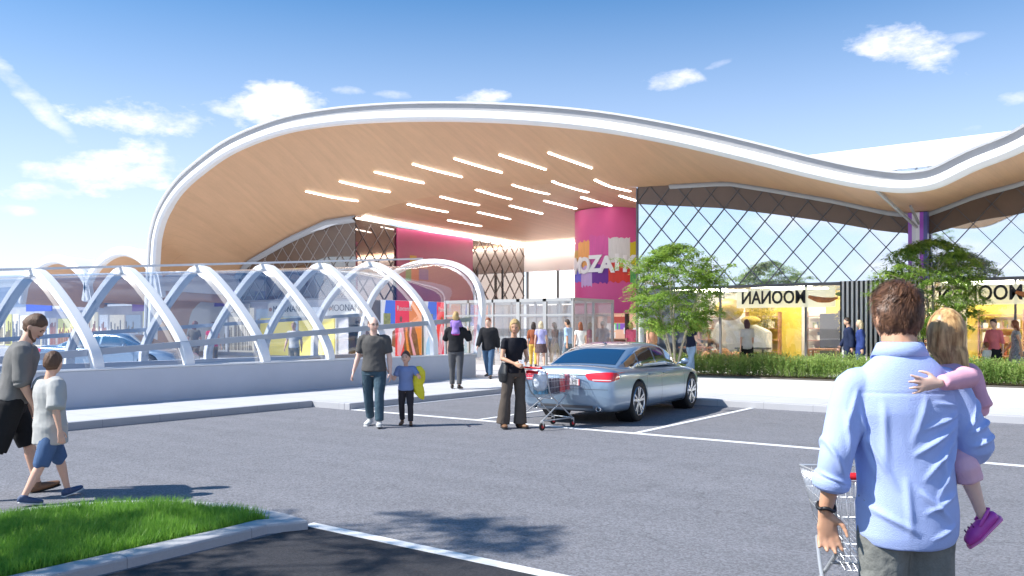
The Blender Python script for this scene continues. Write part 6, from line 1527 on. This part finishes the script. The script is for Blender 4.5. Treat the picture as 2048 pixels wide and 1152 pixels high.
    for y in (0, 2.81):
        for sx in (-1, 1):
            wt = link('wheel', None, t); wt.location = (sx * .80, y, .352 / ZS); wt.scale = (1, 1.04, 1.04 / ZS); X0 = sx * .10
            MB().lathe([(.235, -.10), (.30, -.115), (.328, -.10), (.338, -.06), (.338, .06), (.328, .10), (.30, .115), (.235, .10), (.235, -.10)], axis='X', n=56).build('tyre', M['rubber'], wt, auto=50)
            mb = MB().lathe([(.238, -.09), (.245, sx * .10), (.236, sx * .112), (.222, sx * .10), (.215, sx * .02), (.215, -sx * .08)], axis='X', n=56)
            for q in range(5):
                for e in (-1, 1):
                    a_ = 2 * PI * q / 5 + .3 + e * .085; b_ = 2 * PI * q / 5 + .3 + e * .19
                    mb.bar((sx * .085, math.cos(a_) * .04, math.sin(a_) * .04), (sx * .10, math.cos(b_) * .225, math.sin(b_) * .225), .036, .028, up=(1, 0, 0))
            mb.ell((sx * .09, 0, 0), (.02, .052, .052), n=16, m=8); mb.build('rim', RIM, wt, auto=40)
            MB().lathe([(0, sx * .02), (.19, sx * .02), (.19, 0), (0, 0)], axis='X', n=32).build('brake_disc', mat('disc', (.16, .16, .17), .4, .8), wt, auto=40)
            mb = MB().lathe([(.366, -sx * .22), (.366, sx * .06)], axis='X', n=40).lathe([(0, -sx * .22), (.366, -sx * .22)], axis='X', n=40); mb.build('wheel_liner', M['black'], wt)
    # seats glimpsed inside are hidden by the tinted glass
    return t
car('silver-blue saloon car parked in the marked bay', (1268, 842), (1374, 816))
car('second silver-blue car added behind the tunnel glass, standing for reflected cars', None, None, Vector((-25.5, 12.2, 0)), Vector((.9, .45, 0)).normalized()).location.z = PZ  # added car in place of parked cars mirrored in the tunnel glass

# ------------------------------------------------------------------ trolleys
def trolley(label, loc, rz, hz=1.0):
    """handle at the origin, basket reaching +Y"""
    t = thing('shopping_trolley', label, 'trolley', loc, rz); k = hz
    W0, W1 = .27, .215; yb, yf = .04, .86; zt0, zt1 = .965 * k, .90 * k; zb0, zb1 = .50 * k, .60 * k; wb0, wb1 = .20, .15
    def S(u, v, side):     # u along, v up
        y = yb + (yf - yb) * u + (.0 if v else 0); zt = zt0 + (zt1 - zt0) * u; zz = zb0 + (zb1 - zb0) * u; wt = W0 + (W1 - W0) * u; wb = wb0 + (wb1 - wb0) * u
        y2 = y + (.09 * (1 - v)) * (1 - u) - .05 * (1 - v) * u
        return Vector((side * (wb + (wt - wb) * v), y2, zz + (zt - zz) * v))
    mb = MB(); r0 = .0019
    for sd in (-1, 1):
        for i in range(21): mb.tube([S(i / 20, 0, sd), S(i / 20, 1, sd)], r0, n=5, cap=0)
        for v in (.12, .35, .6, .82): mb.tube([S(0, v, sd), S(1, v, sd)], r0 * 1.2, n=5, cap=0)
    for u in (0, 1):
        for i in range(15): f = -1 + 2 * i / 14; a_ = S(u, 0, 1); b_ = S(u, 1, 1); mb.tube([(a_.x * f, a_.y, a_.z), (b_.x * f, b_.y, b_.z)], r0, n=5, cap=0)
        for v in (.0, .3, .6, .82): a_ = S(u, v, 1); mb.tube([(-a_.x, a_.y, a_.z), (a_.x, a_.y, a_.z)], r0 * 1.2, n=5, cap=0)
    for i in range(15): f = -1 + 2 * i / 14; a_ = S(0, 0, 1); b_ = S(1, 0, 1); mb.tube([(a_.x * f, a_.y, a_.z), (b_.x * f, b_.y, b_.z)], r0, n=5, cap=0)
    for i in range(9): a_ = S(i / 8, 0, 1); mb.tube([(-a_.x, a_.y, a_.z), (a_.x, a_.y, a_.z)], r0, n=5, cap=0)
    mb.build('basket', M['wire'], t, smooth=True)
    c_ = [S(0, 1, -1), S(1, 1, -1), S(1, 1, 1), S(0, 1, 1), S(0, 1, -1)]; mb = MB()
    for a_, b_ in zip(c_[:-1], c_[1:]): mb.tube([a_, b_], .006, n=8)
    mb.build('rim_tube', M['wire'], t, smooth=True)
    fr = MB(); R1 = .011
    for sd in (-1, 1):
        fr.tube([(sd * .262, -.03, 1.0 * k), (sd * .262, .08, .93 * k), (sd * .225, .20, .60 * k), (sd * .21, .30, .50 * k), (sd * .225, .72, .15)], R1, n=9, sub=4)
        fr.tube([(sd * .19, .62, .54 * k), (sd * .24, .35, .38 * k), (sd * .275, -.02, .15)], R1, n=9, sub=4)
        fr.tube([(sd * .275, -.02, .15), (sd * .225, .72, .15)], R1 * .9, n=9)
    fr.tube([(-.225, .72, .15), (.225, .72, .15)], R1 * .9, n=9).tube([(-.21, .30, .49 * k), (.21, .30, .49 * k)], R1 * .9, n=9)
    fr.build('frame', mat('grey_tube', (.48, .49, .50), .35, .4), t, smooth=True)
    h = MB().tube([(-.262, -.03, 1.0 * k), (.262, -.03, 1.0 * k)], .017, n=14); h.build('handle', M['red'], t, smooth=True)
    for sd in (-1, 1): MB().ell((sd * .262, -.03, 1.0 * k), (.022, .024, .024)).build('handle_end', M['red'], t, smooth=True)
    MB().box((-.14, .02, .90 * k), (.14, .032, .95 * k)).build('child_seat_flap', M['red'], t, bevel=.01)
    for sx_, y in ((-.275, -.02), (.275, -.02), (-.225, .72), (.225, .72)):
        w_ = link('castor', None, t); w_.location = (sx_, y, .062)
        MB().lathe([(0, -.012), (.055, -.014), (.062, -.008), (.062, .008), (.055, .014), (0, .012)], axis='X', n=24).build('tyre', M['rubber'], w_, auto=40)
        MB().lathe([(0, -.016), (.028, -.016), (.028, .016), (0, .016)], axis='X', n=16).build('hub', M['red'], w_, auto=40)
        MB().bar((-.02, .0, 0), (-.016, 0, .09), .004, .03).bar((.02, 0, 0), (.016, 0, .09), .004, .03).box((-.022, -.016, .08), (.022, .016, .092)).build('fork', M['wire'], w_)
    return t
q1 = atd(1800, 3.80, 0)
trolley('empty wire trolley with red handle before the man in the pale blue shirt', q1, YAW - R(4), .945)
q2 = G(1062, 858); TR = trolley('loaded wire trolley beside the woman in black', (q2.x, q2.y, 0), YAW - R(48), .98)
TM = Matrix.Translation((q2.x, q2.y, 0)) @ Matrix.Rotation(YAW - R(48), 4, 'Z')
def good(name, label, cat, mb, m, p, rz=0, **k):
    o = mb.build(name, m, None, **k); o.location = TM @ Vector(p); o.rotation_euler = (0, 0, YAW - R(48) + rz); return tag(o, label, cat)
AQ = mat('aqua_film', (.15, .48, .70), .15, var=(25, .5)); CL = mat('clear_film', (.62, .72, .80), .12, var=(18, .25))
mb = MB()
for i in range(3):
    for j in range(2): mb.lathe([(0, 0), (.038, .002), (.04, .02), (.04, .17), (.034, .20), (.014, .235), (.014, .26), (0, .262)], c=(-.08 + j * .085, -.08 + i * .085, 0), n=14)
good('bottle_pack', 'blue shrink-wrapped pack of water bottles in the loaded trolley', 'bottles', mb, AQ, (-.04, .30, .535), .1, smooth=True)
good('cereal_box', 'dark printed cereal box standing in the loaded trolley', 'box', MB().box((-.04, -.10, 0), (.04, .10, .25)), mat('dark_print', (.06, .04, .07), .4, var=(30, .9)), (.10, .42, .55), .15, bevel=.003)
good('red_carton', 'bright red carton beside the dark box in the loaded trolley', 'carton', MB().box((-.04, -.055, 0), (.04, .055, .22)), mat('red_print', (.70, .05, .06), .35, var=(20, .2)), (.10, .58, .57), -.1, bevel=.003)
good('blue_carton', 'blue and violet carton toward the front of the loaded trolley', 'carton', MB().box((-.08, -.05, 0), (.06, .05, .16)), mat('violet_print', (.14, .12, .42), .35, var=(20, .4)), (.0, .68, .58), .2, bevel=.003)
good('striped_packet', 'red striped tall packet at the front end of the loaded trolley', 'packet', MB().box((-.03, -.03, 0), (.03, .03, .26)), mat('stripe_print', (.62, .10, .12), .35, var=(60, .6)), (.08, .745, .59), .1, bevel=.003)
bg_ = MB().tube([(0, 0, 0), (0, 0, .1), (.01, 0, .2), (0, 0, .28)], [(.10, .12), (.12, .13), (.10, .11), (.03, .03)], side=(1, 0, 0), n=16, sub=2)
me = remesh(bg_, .01, 1, (.012, 14, 2)); o = meshobj('carrier_bag', me, mat('white_plastic_bag', (.66, .74, .84), .25, bump=(16, .9)), None); o.location = TM @ Vector((-.02, .22, .66)); tag(o, 'crumpled white plastic carrier bag on top of the loaded trolley', 'bag')
me2 = remesh(MB().ell((0, 0, .08), (.07, .09, .08)), .01, 1, (.01, 16, 3)); o = meshobj('snack_bag', me2, mat('yellow_snack', (.75, .60, .06), .3, var=(20, .2)), None); o.location = TM @ Vector((-.12, .52, .545)); tag(o, 'small yellow snack bag near the base of the loaded trolley', 'packet')
